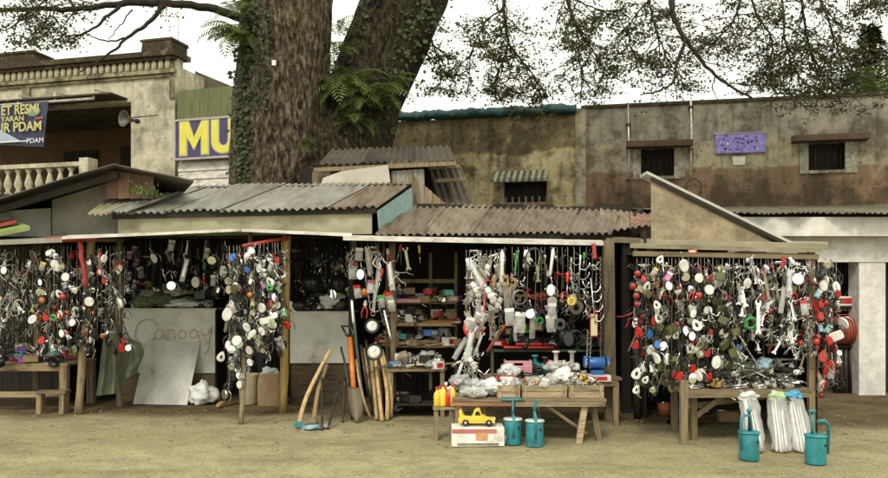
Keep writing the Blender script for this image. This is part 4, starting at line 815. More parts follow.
proto('plr', 'pliers', 'pliers', 'red-gripped pair of pliers', *pliers(REDPL)); proto('plb', 'pliers', 'pliers', 'blue-gripped pair of pliers', *pliers(BLUEP)); proto('plk', 'pliers', 'pliers', 'black-gripped pair of pliers', *pliers(BLACK))
def chain(n, L_=.03):
    g = MB()
    for i in range(n): g.torus(L_ * .42, L_ * .1, 8, 4, 0, T(0, 0, -L_ * (i + .5) * .78, 0, 0, 90 * (i % 2)), (.65, 1))
    return g
proto('ch', 'chain_length', 'chain', 'hanging length of bright steel chain', ('links', chain(14), CHROME)); proto('chl', 'chain_length', 'chain', 'long hanging steel chain', ('links', chain(42, .036), STEEL)); proto('chk', 'chain_length', 'chain', 'hanging length of dark chain', ('links', chain(12), IRON))
def packet(m, w_, h_, k=.02):
    b = MB(); b.grid(lambda u, v: ((u - .5) * w_ * (1 - .06 * math.sin(v * 8)), -k * math.sin(math.pi * u) * math.sin(math.pi * v) - .003, -.03 - h_ * v), 8, 8); b.grid(lambda u, v: ((.5 - u) * w_ * (1 - .06 * math.sin(v * 8)), .5 * k * math.sin(math.pi * u) * math.sin(math.pi * v) + .003, -.03 - h_ * v), 8, 8)
    c = MB().box((0, 0, -.018), (w_ * 1.02, .012, .034)); i = MB().box((0, 0, -.03 - h_ * .55), (w_ * .55, k * .8, h_ * .6))
    return ('bag', b, CLEAR), ('header_card', c, m), ('contents', i, STEEL)
proto('pkw', 'tool_packet', 'packet', 'clear packet with white header card', *packet(WHITEP, .085, .13)); proto('pkr', 'tool_packet', 'packet', 'clear packet with red header card', *packet(REDPL, .08, .12)); proto('pky', 'tool_packet', 'packet', 'clear packet with yellow header card', *packet(YELLOW, .075, .11)); proto('pkg', 'tool_packet', 'packet', 'clear packet with green header card', *packet(GREENP, .075, .12))
proto('pkl', 'tool_packet', 'packet', 'long clear sleeve of steel tools', ('bag', packet(WHITEP, .075, .34, .03)[0][1], CLEAR), ('tools', wrench(.3, .9), CHROME))
lamp = MB().lathe([(.002, -.02), (.03, -.012), (.042, 0), (.045, .02), (.03, .03)], 14, 0, T(0, 0, -.08, -90)); rim_ = MB().lathe([(.046, .0), (.052, .01), (.052, .035), (.03, .045)], 14, 0, T(0, 0, -.08, -90)).tube([(0, .03, -.03), (0, .02, 0)], .005, 5)
proto('tl', 'tail_lamp', 'lamp', 'round red tail lamp', ('lens', lamp, REDPL), ('rim', rim_, BLKPL)); proto('il', 'indicator_lamp', 'lamp', 'round orange indicator lamp', ('lens', lamp, ORANGE), ('rim', rim_, BLKPL)); proto('hl', 'head_lamp', 'lamp', 'chrome head lamp', ('lens', lamp, GLASSM), ('rim', rim_, CHROME))
def coil(Rr, r, k, m): 
    g = MB()
    for i in range(k): g.torus(Rr * (1 - .04 * i), r, 18, 5, 0, T(.004 * i, -.008 * i, -Rr, 0, 0, 8 * i - 8))
    return ('loops', g, m)
proto('cob', 'cable_coil', 'cable', 'coiled black cable', coil(.085, .006, 3, BLACK)); proto('cor', 'cable_coil', 'cable', 'coiled red cable', coil(.075, .007, 3, REDPL)); proto('cog', 'cable_coil', 'cable', 'coiled grey cable', coil(.08, .006, 3, STEEL))
lev = MB().tube([(0, 0, 0), (.01, 0, -.03), (.004, 0, -.07), (.02, 0, -.12), (.035, 0, -.17)], [.012, .01, .008, .007, .009], 6); proto('lv', 'brake_lever', 'lever', 'bent alloy brake lever', ('lever', lev, CHROME)); proto('lvk', 'brake_lever', 'lever', 'bent black brake lever', ('lever', lev, BLKPL))
def sprocket(Rr):
    o = []; n = 22
    for i in range(n * 2): t = math.pi * i / n; q = Rr * (1 if i % 2 else .87); o.append((q * math.cos(t), q * math.sin(t) - Rr))
    g = MB(); k = len(o); inn = [(Rr * .45 * math.cos(math.pi * i / n), Rr * .45 * math.sin(math.pi * i / n) - Rr) for i in range(k)]
    for y, f in ((-.003, 1), (.003, -1)):
        g.add([(x, y, z) for x, z in o] + [(x, y, z) for x, z in inn], [(i, (i + 1) % k, k + (i + 1) % k, k + i)[::f] for i in range(k)])
    g.add([(x, -.003, z) for x, z in o] + [(x, .003, z) for x, z in o], [(i, k + i, k + (i + 1) % k, (i + 1) % k) for i in range(k)]); return g
proto('sp', 'sprocket', 'sprocket', 'toothed steel sprocket', ('ring', sprocket(.075), STEEL)); proto('spk', 'sprocket', 'sprocket', 'toothed dark sprocket', ('ring', sprocket(.06), IRON))
proto('sg', 'coil_spring', 'spring', 'coiled steel spring', ('coil', MB().tube([(.022 * math.cos(i * .8), .022 * math.sin(i * .8), -.02 - i * .0028) for i in range(56)], .004, 5), CHROME))
gp = MB().lathe([(.014, 0), (.02, -.008), (.016, -.014)] + [(.018 if i % 2 else .0155, -.02 - i * .008) for i in range(12)] + [(.02, -.125), (.012, -.13)][::1], 10); proto('gr', 'hand_grip', 'grip', 'ribbed black hand grip', ('sleeve', gp, BLACK)); proto('grr', 'hand_grip', 'grip', 'ribbed red hand grip', ('sleeve', gp, REDPL))
proto('pd', 'padlock', 'padlock', 'brass padlock', ('case', MB().box((0, 0, -.075), (.05, .022, .045)), BRASS), ('shackle', MB().tube([(-.016, 0, -.055), (-.016, 0, -.02), (0, 0, -.004), (.016, 0, -.02), (.016, 0, -.055)], .005, 6), CHROME))
def driver(m): return ('shaft', MB().tube([(0, 0, -.1), (0, 0, -.23)], .0045, 6), CHROME), ('grip', MB().lathe([(.008, 0), (.015, -.006), (.016, -.04), (.012, -.075), (.014, -.09), (.006, -.1)], 8, 0), m)
proto('sdr', 'screwdriver', 'screwdriver', 'red-handled screwdriver', *driver(REDPL)); proto('sdg', 'screwdriver', 'screwdriver', 'green-handled screwdriver', *driver(GREENP)); proto('sdy', 'screwdriver', 'screwdriver', 'yellow-handled screwdriver', *driver(YELLOW))
saw = MB().prism([(-.03, -.1), (.03, -.1), (.014, -.46), (-.03, -.46)], -.0015, .0015); sh = MB().prism([(-.035, 0), (.03, .0), (.035, -.1), (-.03, -.1), (-.035, -.06), (-.012, -.07), (.012, -.07), (.012, -.03), (-.012, -.03), (-.03, -.04)], -.01, .01)
proto('saw', 'hand_saw', 'saw', 'hand saw with wooden handle', ('blade', saw, STEEL), ('handle', sh, PALE)); proto('mch', 'machete', 'machete', 'straight machete blade with pale wooden grip', ('blade', MB().prism([(-.018, -.12), (.018, -.12), (.03, -.4), (.018, -.48), (-.012, -.46)], -.002, .002), STEEL), ('grip', MB().lathe([(.016, 0), (.013, -.04), (.016, -.09), (.012, -.125)], 8), PALE))
hk = MB(); hk.tube([(0, 0, 0), (0, 0, -.42)], .008, 6)
for i in range(8):
    s = 1 if i % 2 else -1; z = -.05 - i * .045; hk.tube([(0, 0, z - .03), (s * .04, -.01, z - .04), (s * .075, -.012, z - .01), (s * .085, -.012, z + .03)], .006, 5)
proto('hk', 'hook_rack', 'hook rack', 'bright steel rod of curved coat hooks', ('hooks', hk, CHROME))
strap = lambda m, L_: ('strap', MB().grid(lambda u, v: ((u - .5) * .03, .012 * math.sin(v * 7), -L_ * v), 2, 14).grid(lambda u, v: ((.5 - u) * .03, .004 + .012 * math.sin(v * 7), -L_ * v), 2, 14), m)
for k_, m_, d_ in (('str', REDPL, 'red'), ('stg', GREENP, 'green'), ('stw', WHITEP, 'white'), ('stk', BLACK, 'black')): proto(k_, 'strap', 'strap', f'long {d_} strap', strap(m_, .46), ('buckle', MB().torus(.022, .005, 10, 5, 0, T(0, 0, -.47)), CHROME))
pump = MB().lathe([(.012, 0), (.012, -.02), (.02, -.025), (.02, -.34), (.012, -.35), (.008, -.38)], 10); ph = MB().tube([(-.05, 0, -.0), (.05, 0, 0)], .01, 6)
for k_, m_, d_ in (('pur', REDPL, 'red'), ('pug', GREENP, 'green'), ('puw', WHITEP, 'white')): proto(k_, 'hand_pump', 'pump', f'slim {d_} hand pump', ('barrel', pump, m_), ('handle', ph, BLKPL))
ham = MB().box((0, 0, -.02), (.11, .026, .028)); proto('ham', 'hammer', 'hammer', 'steel-headed hammer', ('head', ham, STEEL), ('handle', MB().tube([(0, 0, -.02), (0, 0, -.28)], [.011, .014], 7), PALE))
rag = lambda w_, h_, sd: MB().grid(lambda u, v: ((u - .5) * w_ * (1 - .4 * v) + .02 * noise.noise(Vector((u * 3, v * 4, sd))), .04 * math.sin(u * 12 + sd) * (.3 + v), -h_ * v), 12, 10)
proto('glv', 'work_glove', 'glove', 'bundled white cotton glove', ('cuff', MB().lathe([(.03, 0), (.035, -.05), (.042, -.07)], 10, 0, Matrix.Diagonal((1, .5, 1, 1))), WHITEP), ('palm', MB().ell((0, 0, -.11), (.045, .02, .055)).tube([(-.03, 0, -.15), (-.035, 0, -.2)], .011, 6).tube([(-.01, 0, -.155), (-.011, 0, -.215)], .011, 6).tube([(.012, 0, -.155), (.013, 0, -.21)], .011, 6).tube([(.032, 0, -.145), (.038, 0, -.19)], .01, 6).tube([(.04, 0, -.1), (.068, 0, -.14)], .011, 6), WHITEP))
fun = MB().lathe([(.055, -.09), (.057, -.085), (.012, -.03), (.009, 0)], 12); proto('fu', 'funnel', 'funnel', 'small white funnel', ('cone', fun, WHITEP)); proto('fur', 'funnel', 'funnel', 'small red funnel', ('cone', fun, REDPL))
tape = MB().torus(.04, .014, 16, 6, 0, T(0, 0, -.04)); proto('tpy', 'tape_roll', 'tape', 'yellow roll of tape', ('roll', tape, YELLOW)); proto('tpk', 'tape_roll', 'tape', 'black roll of tape', ('roll', tape, BLACK)); proto('tpg', 'tape_roll', 'tape', 'green roll of tape', ('roll', tape, GREENP)); proto('tpw', 'tape_roll', 'tape', 'white roll of tape', ('roll', tape, WHITEP))
# standing or lying goods (origin at the base)
def bottle(m, c): return ('flask', MB().lathe([(.03, 0), (.034, .006), (.034, .1), (.028, .125), (.013, .14), (.013, .155)], 12), m), ('cap', MB().lathe([(.015, .156), (.016, .16), (.016, .18), (.012, .183)], 10), c)
proto('boy', 'oil_bottle', 'bottle', 'yellow oil bottle', *bottle(YELLOW, REDPL)); proto('bor', 'oil_bottle', 'bottle', 'red oil bottle', *bottle(REDPL, WHITEP)); proto('bow', 'oil_bottle', 'bottle', 'white oil bottle', *bottle(WHITEP, YELLOW)); proto('bob', 'oil_bottle', 'bottle', 'blue oil bottle', *bottle(BLUEP, WHITEP)); proto('bok', 'oil_bottle', 'bottle', 'black oil bottle', *bottle(BLKPL, REDPL))
def bxp(w_, d_, h_, m, lab): return ('carton', MB().ext((-w_ / 2, -d_ / 2, 0), (w_ / 2, d_ / 2, h_)), m), ('paper_label', MB().ext((-w_ * .35, -d_ / 2 - .002, h_ * .2), (w_ * .35, -d_ / 2, h_ * .8)), lab)
proto('bxc', 'parts_box', 'box', 'small cardboard parts box', *bxp(.14, .1, .07, CARD, WHITEP)); proto('bxw', 'parts_box', 'box', 'small white parts box', *bxp(.11, .09, .08, WHITEP, REDPL)); proto('bxm', 'parts_box', 'box', 'bright printed parts box', *bxp(.13, .09, .06, MULTI, WHITEP)); proto('bxk', 'parts_box', 'box', 'dark parts box', *bxp(.15, .12, .09, BLKPL, CARD)); proto('bxr', 'parts_box', 'box', 'red parts box', *bxp(.15, .1, .06, REDPL, WHITEP))
def lump(seed, s=(1, 1, .7), n=3):
    r5 = random.Random(seed); g = MB()
    for i in range(n): g.lathe([(.012, 0), (.026, .004), (.026, .03), (.012, .031), (.012, .055), (.019, .056), (.019, .066)], 8, 0, T(r5.uniform(-.03, .03), r5.uniform(-.02, .02), r5.uniform(.01, .04), r5.uniform(0, 90), r5.uniform(0, 90), r5.uniform(0, 90)), False)
    g.tube([(-.06, 0, .03), (.07, .01, .04)], .01, 6); g.box((.02, 0, .03), (.06, .04, .03)); return g
proto('lus', 'engine_part', 'engine part', 'small cast alloy engine part', ('casting', lump(1), STEEL)); proto('lud', 'engine_part', 'engine part', 'small dark iron engine part', ('casting', lump(2), IRON)); proto('luc', 'engine_part', 'engine part', 'small bright chrome engine part', ('casting', lump(3), CHROME)); proto('lub', 'engine_part', 'engine part', 'small brass fitting', ('casting', lump(4, n=2), BRASS))
def crumple(w_, d_, h_, sd, nu=34, nv=20, k=.5):
    def fn(u, v):
        a = u * 2 * math.pi; e = math.pi * (.02 + .96 * v) ; q = Vector((math.cos(a) * math.sin(e), math.sin(a) * math.sin(e), -math.cos(e))); rr = 1.12 + k * noise.noise(q * 1.6 + Vector((sd, 0, 0))) - k * .75 * abs(noise.noise(q * 3.2 + Vector((0, sd, 0)))) - k * .35 * abs(noise.noise(q * 7 + Vector((0, 0, sd))))
        return (q.x * rr * w_ / 2, q.y * rr * d_ / 2, max(0, (q.z * rr * .5 + .48) * h_))
    return MB().grid(fn, nu, nv)
proto('bgw', 'plastic_bag', 'bag', 'crumpled white plastic bag of parts', ('bag', crumple(.26, .2, .14, 1), BAGW)); proto('bgc', 'plastic_bag', 'bag', 'clear plastic bag of parts', ('bag', crumple(.2, .16, .12, 2), CLEAR), ('contents', crumple(.14, .11, .08, 5), STEEL)); proto('bgk', 'plastic_bag', 'bag', 'black plastic bag of parts', ('bag', crumple(.24, .2, .15, 3), BLKPL)); proto('bgo', 'plastic_bag', 'bag', 'olive canvas bundle', ('bag', crumple(.26, .2, .14, 4), CANVAS))
proto('bgb', 'plastic_bag', 'bag', 'pale blue plastic bag of parts', ('bag', crumple(.2, .16, .1, 6), mat('pale_blue_film', [(.25, .42, .52), (.4, .56, .64)], rough=.35, scale=6)))
proto('tin', 'paint_tin', 'tin', 'small lidded paint tin', ('can', MB().lathe([(.05, 0), (.05, .1)], 14), MULTI), ('lid', MB().lathe([(.052, .1), (.052, .108), (.04, .11)], 14), CHROME))
proto('cbl', 'cable_coil', 'cable', 'flat coil of black hose', ('loops', MB().torus(.09, .009, 18, 6, 0, T(0, 0, .012, 90)).torus(.075, .009, 18, 6, 0, T(.01, 0, .03, 84)), BLACK)); proto('ccl', 'cable_coil', 'cable', 'flat coil of bright wire', ('loops', MB().torus(.08, .005, 18, 5, 0, T(0, 0, .008, 88)).torus(.07, .005, 18, 5, 0, T(.01, 0, .02, 82)).torus(.075, .004, 18, 5, 0, T(-.01, .01, .03, 86)), CHROME))

def tangle(seed, n, L_, r):
    r6 = random.Random(seed); g = MB()
    for i in range(n):
        p = Vector((0, 0, -.01)); pts = [p.copy()]; d = Vector((r6.uniform(-.6, .6), r6.uniform(-.5, .3), -1))
        for j in range(7): d = (d + Vector((r6.gauss(0, .55), r6.gauss(0, .35), r6.gauss(-.1, .45)))).normalized(); p = p + d * L_ / 7; pts.append(p.copy())
        g.tube(wob(pts, 2, 0), r, 5)
    return g
def bunch(seed, n, L_):
    r6 = random.Random(seed); g = MB(); g.torus(.016, .003, 10, 4, 0, T(0, 0, -.012))
    for i in range(n):
        a = r6.uniform(-26, 26); l = L_ * r6.uniform(.6, 1); q = wrench(l, .3); M_ = T(0, r6.uniform(-.02, .015), -.015, r6.uniform(-14, 14), a, r6.uniform(-60, 60), .8); g.add(q.v, q.f, 0, False, M_)
    return g
for k_, m_, d_ in (('tnk', BLACK, 'black'), ('tng', STEEL, 'grey'), ('tnr', REDPL, 'red'), ('tnw', WHITEP, 'white')): proto(k_, 'wire_tangle', 'wire', f'tangled loop of {d_} wire', ('loops', tangle(ord(k_[2]), 4, .26, .005), m_))
for k_, n_, d_ in (('wb1', 5, 'splayed bunch of bright spanners'), ('wb2', 8, 'thick bunch of small bright spanners')): proto(k_, 'spanner_bunch', 'spanners', d_, ('spanners', bunch(n_, n_, .2), CHROME))
proto('lvb', 'lever_bunch', 'levers', 'ringed alloy lever bunch', ('levers', tangle(31, 6, .17, .008), CHROME)); proto('lkb', 'lever_bunch', 'levers', 'ringed dark lever bunch', ('levers', tangle(32, 6, .18, .009), IRON))
proto('bls', 'blister_card', 'card', 'printed card of small parts', ('card', MB().ext((-.04, 0, -.13), (.04, .003, 0)), MULTI), ('blister', MB().box((0, -.012, -.085), (.05, .022, .06)), CLEAR), ('print', MB().ext((-.035, -.002, -.04), (.035, -.0005, -.012)), WHITEP))
CORD = MB().tube([(0, 0, 0), (.004, 0, -.33), (-.003, 0, -.66), (0, 0, -1)], .0022, 5).mesh('cord', CORDM)
def cord(top, L_, place): o = tag(link('hanging_cord', CORD, None, top), f'thin pale cord {place}', 'cord', f'cords {place}'); o.scale = (1, 1, L_)
def hang(px, py, D, kind, place, s=1, rr=rnd, yaw=35, roll=14, dz=0):
    return put(kind, P(px, py, D) + Vector((0, rr.uniform(-.04, .04), dz)), (R(rr.uniform(-12, 24)), R(rr.uniform(-roll, roll)), R(rr.uniform(-yaw, yaw))), s * rr.uniform(.88, 1.12), place, 'goods ' + place)
def strands(x0, x1, n, ytop, ybot, D, kinds, place, seed, step=(8, 14), s=1, gap=.05, jx=2.5, cords=True, yaw=75, dd=.1, skip=None):
    """strings of goods: n cords between photo columns x0 and x1, filled from ytop to ybot"""
    rr = random.Random(seed); ks, ws = zip(*kinds)
    for i in range(n):
        x = x0 + (x1 - x0) * (i + .5 + rr.uniform(-.3, .3)) / n; f = (x - x0) / (x1 - x0); yt, yb = ytop(f) if callable(ytop) else ytop, ybot(f) if callable(ybot) else ybot; yb += rr.uniform(-12, 6); d = D + rr.uniform(-dd, dd)
        if cords: cord(P(x, yt, d), max(.05, (yb - yt) * d / F), place)
        y = yt + rr.uniform(2, 9)
        while y < yb:
            if rr.random() > gap and not (skip and skip(x, y)): hang(x + rr.uniform(-jx, jx), y, d - .02, rr.choices(ks, ws)[0], place, s * rr.uniform(.55, .9), rr, yaw, 36)
            y += rr.uniform(*step)
def heap(x0, x1, y0, y1, z, n, kinds, place, seed, s=1, up=.0, lay=True):
    rr = random.Random(seed); ks, ws = zip(*kinds)
    for i in range(n):
        k = rr.choices(ks, ws)[0]; up_ = k in ('boy', 'bor', 'bow', 'bob', 'bok', 'tin', 'bgw', 'bgc', 'bgk', 'bgo', 'bgb', 'cbl', 'ccl') or k[:2] in ('bx', 'lu'); y = rr.uniform(y0, y1)
        loc = (rr.uniform(x0, x1), y, z + (rr.uniform(0, up) if i > n * .45 else 0) + (0 if up_ else .025))
        put(k, loc, (0, 0, rr.uniform(-3, 3)) if up_ else (R(rr.uniform(60, 100)), rr.uniform(-.2, .2), rr.uniform(-3, 3)), s * rr.uniform(.85, 1.15), place, 'goods ' + place)
#==PART5==
# ------------------------------------------------------------------ tables, counters, shelves
def table(name, label, cat, x0, x1, y0, y1, h, nb=4, leg=.035, m=WOODX, apron=True, inset=.04, lm=WOOD, splay=0):
    t = thing(name, label, cat, ((x0 + x1) / 2, (y0 + y1) / 2, 0)); w2, d2 = (x1 - x0) / 2, (y1 - y0) / 2
    for i in range(nb):
        a = -d2 + 2 * d2 * i / nb; MB().ext((-w2 + rnd.uniform(-.02, .02), a + .003, h - .028), (w2 + rnd.uniform(-.02, .02), a + 2 * d2 / nb - .003, h + rnd.uniform(-.003, .003)), jit=.003).build('top_plank', m, t)
    if apron:
        for y in (-d2 + .02, d2 - .02): MB().box((0, y, h - .062), (2 * w2 - .06, .025, .065), jit=.003).build('apron', m, t)
    for sx in (-1, 1):
        for sy in (-1, 1): MB().bar((sx * (w2 - inset + splay), sy * (d2 - .045), -.02), (sx * (w2 - inset), sy * (d2 - .05), h - .03), leg * 2, leg * 2).build('leg', lm, t)
    return t
t = table('display_table', 'low wooden table under the red frame bars, spread with packets', 'table', -6.3, -4.68, 9.9, 10.75, .59, 5, .045)
MB().bar((-.75, -.36, .2), (.75, -.36, .2), .03, .07).build('stretcher', WOODX, t)
table('stool', 'small low wooden stool beneath the packet table', 'stool', -4.98, -4.62, 9.72, 9.88, .27, 1, .028, apron=False)
def counter(name, label, px0, px1, D, yt, yb, m, dep=.75, kick=.03):
    a, b = P(px0, yt, D), P(px1, yb, D); t = thing(name, label, 'counter', ((a.x + b.x) / 2, D, 0)); w2 = (b.x - a.x) / 2
    MB().ext((-w2, 0, b.z), (w2, .02, a.z)).build('front_panel', m, t); MB().ext((-w2 + .01, kick, -.03), (w2 - .01, kick + .03, b.z - .003)).build('plinth', wood('brown_plinth', (.05, .035, .018), (.13, .095, .05), stretch=(.8, 4, 4)), t)
    MB().ext((-w2 - .02, -.015, a.z + .002), (w2 + .02, dep, a.z + .022)).build('top_board', m, t)
    for s in (-1, 1): MB().ext((s * w2 - .012, .023, -.03), (s * w2 + .012, dep - .01, a.z - .002)).build('side_panel', DARKW, t)
    return t, a.z + .024
c1, zc1 = counter('scrawled_counter', 'white counter with ochre handwriting scrawled across its front panel', 118, 215, 10.9, 310, 373, GREYB)
sc_ = lambda x, y: P(110 + x * .2303, 300 + y * .2303, 10.885) - Vector(c1.location)
for st in ([(205, 110), (185, 88), (150, 85), (118, 110), (108, 150), (120, 180), (160, 190), (190, 165)], [(232, 132), (210, 128), (193, 145), (200, 165), (222, 163), (232, 140), (238, 168)], [(250, 170), (252, 135), (264, 129), (277, 138), (282, 168)], [(308, 130), (295, 148), (303, 166), (322, 164), (330, 146), (318, 130), (306, 131)], [(380, 138), (362, 127), (345, 145), (355, 166), (376, 155), (380, 138), (388, 190), (372, 205)], [(396, 125), (402, 150), (420, 150), (438, 120), (432, 165), (425, 215), (408, 236)]):
    MB().tube(wob([sc_(*p) for p in st], 5, .006), .009, 5).build('handwriting', SAND, c1)
c2, zc2 = counter('plain_counter', 'plain pale counter panel behind the leaning shovel and axe handles', 290, 351, 10.7, 313, 363, GREYB)
def sheetbox(parent, bl, br, tr, tl, th, m, name):
    v = [Vector(p) for p in (bl, br, tr, tl)]; n_ = (v[1] - v[0]).cross(v[3] - v[0]).normalized() * th; g = MB().add(v + [p - n_ for p in v], [(0, 1, 2, 3), (7, 6, 5, 4), (0, 4, 5, 1), (1, 5, 6, 2), (2, 6, 7, 3), (3, 7, 4, 0)]); return g.build(name, m, parent)
tag(sheetbox(None, G(133, 404), G(187, 405), P(200, 342, 10.87), P(147, 340, 10.87), .012, mat('grey_sheet_metal', [(.30, (.30, .29, .24)), (.40, (.48, .48, .43)), (.55, (.60, .61, .56)), (.8, (.66, .67, .62))], rough=.5, scale=4, stretch=(1, 1, .5), detail=9, vary=0), 'sheet_panel'), 'flat grey sheet leaning against the scrawled counter', 'sheet')
put('bgw', G(203, 404), (0, 0, .4), (1.45, 1.4, 2.0), label='large crumpled white bag on the ground beside the leaning grey sheet')
# hanging canvas
g = MB(); g.grid(lambda u, v: tuple(P(110 - 14 * v ** 1.2 + (4 + 19 * v) * u, 268 + 128 * v - 3 * u, 9.98 + .05 * math.sin(u * 11 + v * 3) + .05 * noise.noise(Vector((u * 3, v * 4, 2))))), 16, 24); tag(g.build('canvas_sheet', CANVAS), 'long olive canvas sheet hanging to the ground beside the wooden pole', 'canvas')
g = MB(); g.grid(lambda u, v: tuple(P(118 + 23 * u + 3 * math.sin(v * 5), 338 + 10 * abs(u - .5) + (50 - 20 * u) * v, 10.35 - .16 * math.sin(math.pi * u) * (.4 + v) + .06 * noise.noise(Vector((u * 4, v * 3, 8))))), 18, 18); tag(g.build('canvas_sheet', CANVAS), 'bunched olive raincoat draped at the end of the scrawled counter', 'raincoat')
# behind the counters
PA, PB, PC, PD, PE, PF, PI = ('hanging beside the red frame bars', 'hanging in the bunch before the bamboo pole', 'hanging below the long white awning edge', 'hanging on the wooden mirror rail', 'hanging on the end post by the white pillar', 'hanging in the dark above the scrawled counter', 'on the scrawled counter')
def hel(m): return ('shell', MB().lathe([(.001, .24), (.06, .235), (.11, .19), (.13, .12), (.12, .03), (.11, 0)], 16), m), ('visor', MB().grid(lambda u, v: (.136 * math.cos(-math.pi * (.15 + .7 * u)), .136 * math.sin(-math.pi * (.15 + .7 * u)), .06 + .1 * v), 10, 3), BLKPL)
proto('hek', 'helmet', 'helmet', 'black motorcycle helmet', *hel(BLKPL)); proto('hew', 'helmet', 'helmet', 'white motorcycle helmet', *hel(WHITEP))
heap(-4.35, -3.25, 10.95, 11.25, zc1, 58, [('luc', 5), ('lus', 4), ('bxw', 2), ('ccl', 3), ('bgc', 3), ('bls', 2), ('bgo', 3), ('bxk', 4), ('bgk', 4), ('lud', 4), ('lus', 3), ('bok', 2), ('bor', 1), ('boy', 1), ('tin', 2), ('bxm', 2), ('cbl', 3), ('m_bb', 3), ('bgc', 2)], PI, 41, 1.15, .26)
put('bgw', (-3.62, 11.02, zc1), (0, 0, 0), (2.0, 1.2, .85), label='wide white plastic bag lying on the scrawled counter'); put('bgo', (-4.1, 11.0, zc1), (0, 0, 1), 1.2, label='yellowish canvas bundle at the end of the scrawled counter'); put('bgc', (-3.25, 11.0, zc1), (0, 0, 2), 1, label='clear bag of parts beside the wide white bag on the scrawled counter')
PJ = 'on the plain pale counter'
heap(-2.0, -1.3, 10.75, 11.05, zc2, 40, [('luc', 4), ('ccl', 3), ('bgw', 1), ('hek', 5), ('bgk', 5), ('bxk', 4), ('lud', 4), ('lus', 3), ('bgc', 2), ('m_bk', 3), ('luc', 2), ('bxm', 1)], PJ, 42, 1.1, .4)
put('bgw', P(333, 311, 10.85) * 1 + Vector((0, 0, .03)), (0, 0, .2), (1.5, 1.1, 1.5), label='bulging white bag on top of the plain pale counter'); put('bgw', P(336, 270, 11.2), (.3, 0, .9), (.7, .6, .8), label='small white bag high on the heap over the plain pale counter'); put('tl', P(311, 305, 10.8), (0, 0, 0), 1, label='single red tail lamp propped on the plain pale counter')
put('m_wq', P(298, 297, 10.75), (R(-12), .6, .2), 1.1, label='pale square-cornered mirror propped on the plain pale counter')
DARKK = [('tnk', 6), ('lkb', 5), ('tng', 2), ('bls', 2), ('lvb', 2), ('m_bb', 5), ('m_bk', 4), ('cob', 5), ('lvk', 4), ('chk', 4), ('gr', 3), ('spk', 3), ('pkw', 1), ('plk', 2), ('tpk', 2), ('m_br', 1)]
strands(126, 232, 17, 243, lambda f: 285 + 12 * math.sin(f * 9), 11.0, DARKK + [('wb1', 5), ('pkw', 4), ('m_wh', 3), ('lvb', 5), ('tng', 4), ('bls', 3), ('ch', 3)], 'hanging along the dark back planks above the scrawled counter', 51, (8, 13), 1.25, .05)
strands(292, 350, 11, 243, 292, 10.85, DARKK + [('wb1', 3), ('m_bk', 5), ('m_wh', 2), ('lvb', 4), ('pkw', 3)], 'hanging along the dark back planks above the plain counter', 52, (8, 13), 1.25, .08)
for i, (x, k) in enumerate(((150, 'm_wh'), (172, 'lv'), (188, 'pkl'), (206, 'pkw'), (224, 'ch'), (222, 'm_wh'), (208, 'm_ch'), (182, 'lv'))):
    cord(P(x, 239, 10.1), .16 + .03 * (i % 3), PF); hang(x + (i % 2), 248 + 5 * (i % 3), 10.08, k, PF, .9)
    if i < 5: hang(x, 240, 10.1, rnd.choice(('ch', 'lv', 'wr', 'pkw')), PF, .8)
for x, y, k in ((205, 262, 'sdg'), (204, 276, 'grr'), (213, 275, 'pkw'), (195, 270, 'm_wh'), (172, 273, 'm_ch'), (232, 262, 'pkl'), (234, 285, 'puw'), (231, 300, 'mch'), (217, 278, 'm_br'), (163, 268, 'lv')): hang(x, y, 10.3, k, PF, .95)

# ------------------------------------------------------------------ hanging goods, red frame stall
strands(-8, 46, 17, 247, lambda f: 345, 9.75, [('ch', 5), ('wr', 4), ('pkw', 4), ('lv', 4), ('sp', 2), ('lvk', 3), ('cog', 2), ('chk', 4), ('m_bk', 4), ('pky', 1), ('il', 1), ('mch', 1), ('m_bb', 4), ('pkl', 2), ('tnk', 6), ('tng', 4), ('tnr', 1.5), ('wb1', 3), ('wb2', 2), ('lvb', 4), ('lkb', 5), ('bls', 2)], PA, 61, (7, 12))
strands(44, 126, 22, 246, lambda f: 352 - 10 * f, 9.5, [('m_bk', 5), ('m_bb', 9), ('m_br', 3), ('m_wh', 2), ('m_rd', 1.5), ('lvk', 5), ('lv', 3), ('ch', 2), ('cob', 4), ('m_bq', 3), ('pkw', 2), ('il', 1), ('tl', 2), ('chk', 3), ('m_ch', 2), ('plr', 1), ('gr', 3), ('tnk', 6), ('tng', 4), ('tnr', 1.5), ('wb1', 3), ('wb2', 2), ('lvb', 4), ('lkb', 5), ('bls', 2)], PA, 62, (7, 10.5))
for x, y, k, s in ((46, 246, 'm_wq', 1.0), (52, 254, 'm_wh', 1.15), (42, 262, 'pky', 1), (62, 268, 'm_wr', 1.25), (60, 258, 'm_ch', 1), (53, 285, 'm_ws', 1), (88, 290, 'm_wr', 1.1), (75, 312, 'm_ch', 1.2), (40, 310, 'm_wh', 1), (45, 308, 'm_rd', 1.1), (57, 305, 'm_rd', 1), (60, 325, 'm_wh', .9), (47, 330, 'm_rd', 1.1), (60, 292, 'tl', 1), (101, 252, 'grr', 1.2), (100, 262, 'plr', 1.1), (102, 275, 'm_rd', .9), (95, 266, 'm_wh', .7), (39, 295, 'il', 1.2), (33, 283, 'm_ch', 1), (20, 300, 'cog', 1.2), (54, 315, 'tpg', 1.2), (10, 292, 'chl', .8), (24, 268, 'chl', .8), (30, 262, 'ch', 1.3), (3, 262, 'm_wh', .8)): hang(x, y, 9.33, k, PA, s * rnd.uniform(.58, .86), roll=34, yaw=32)
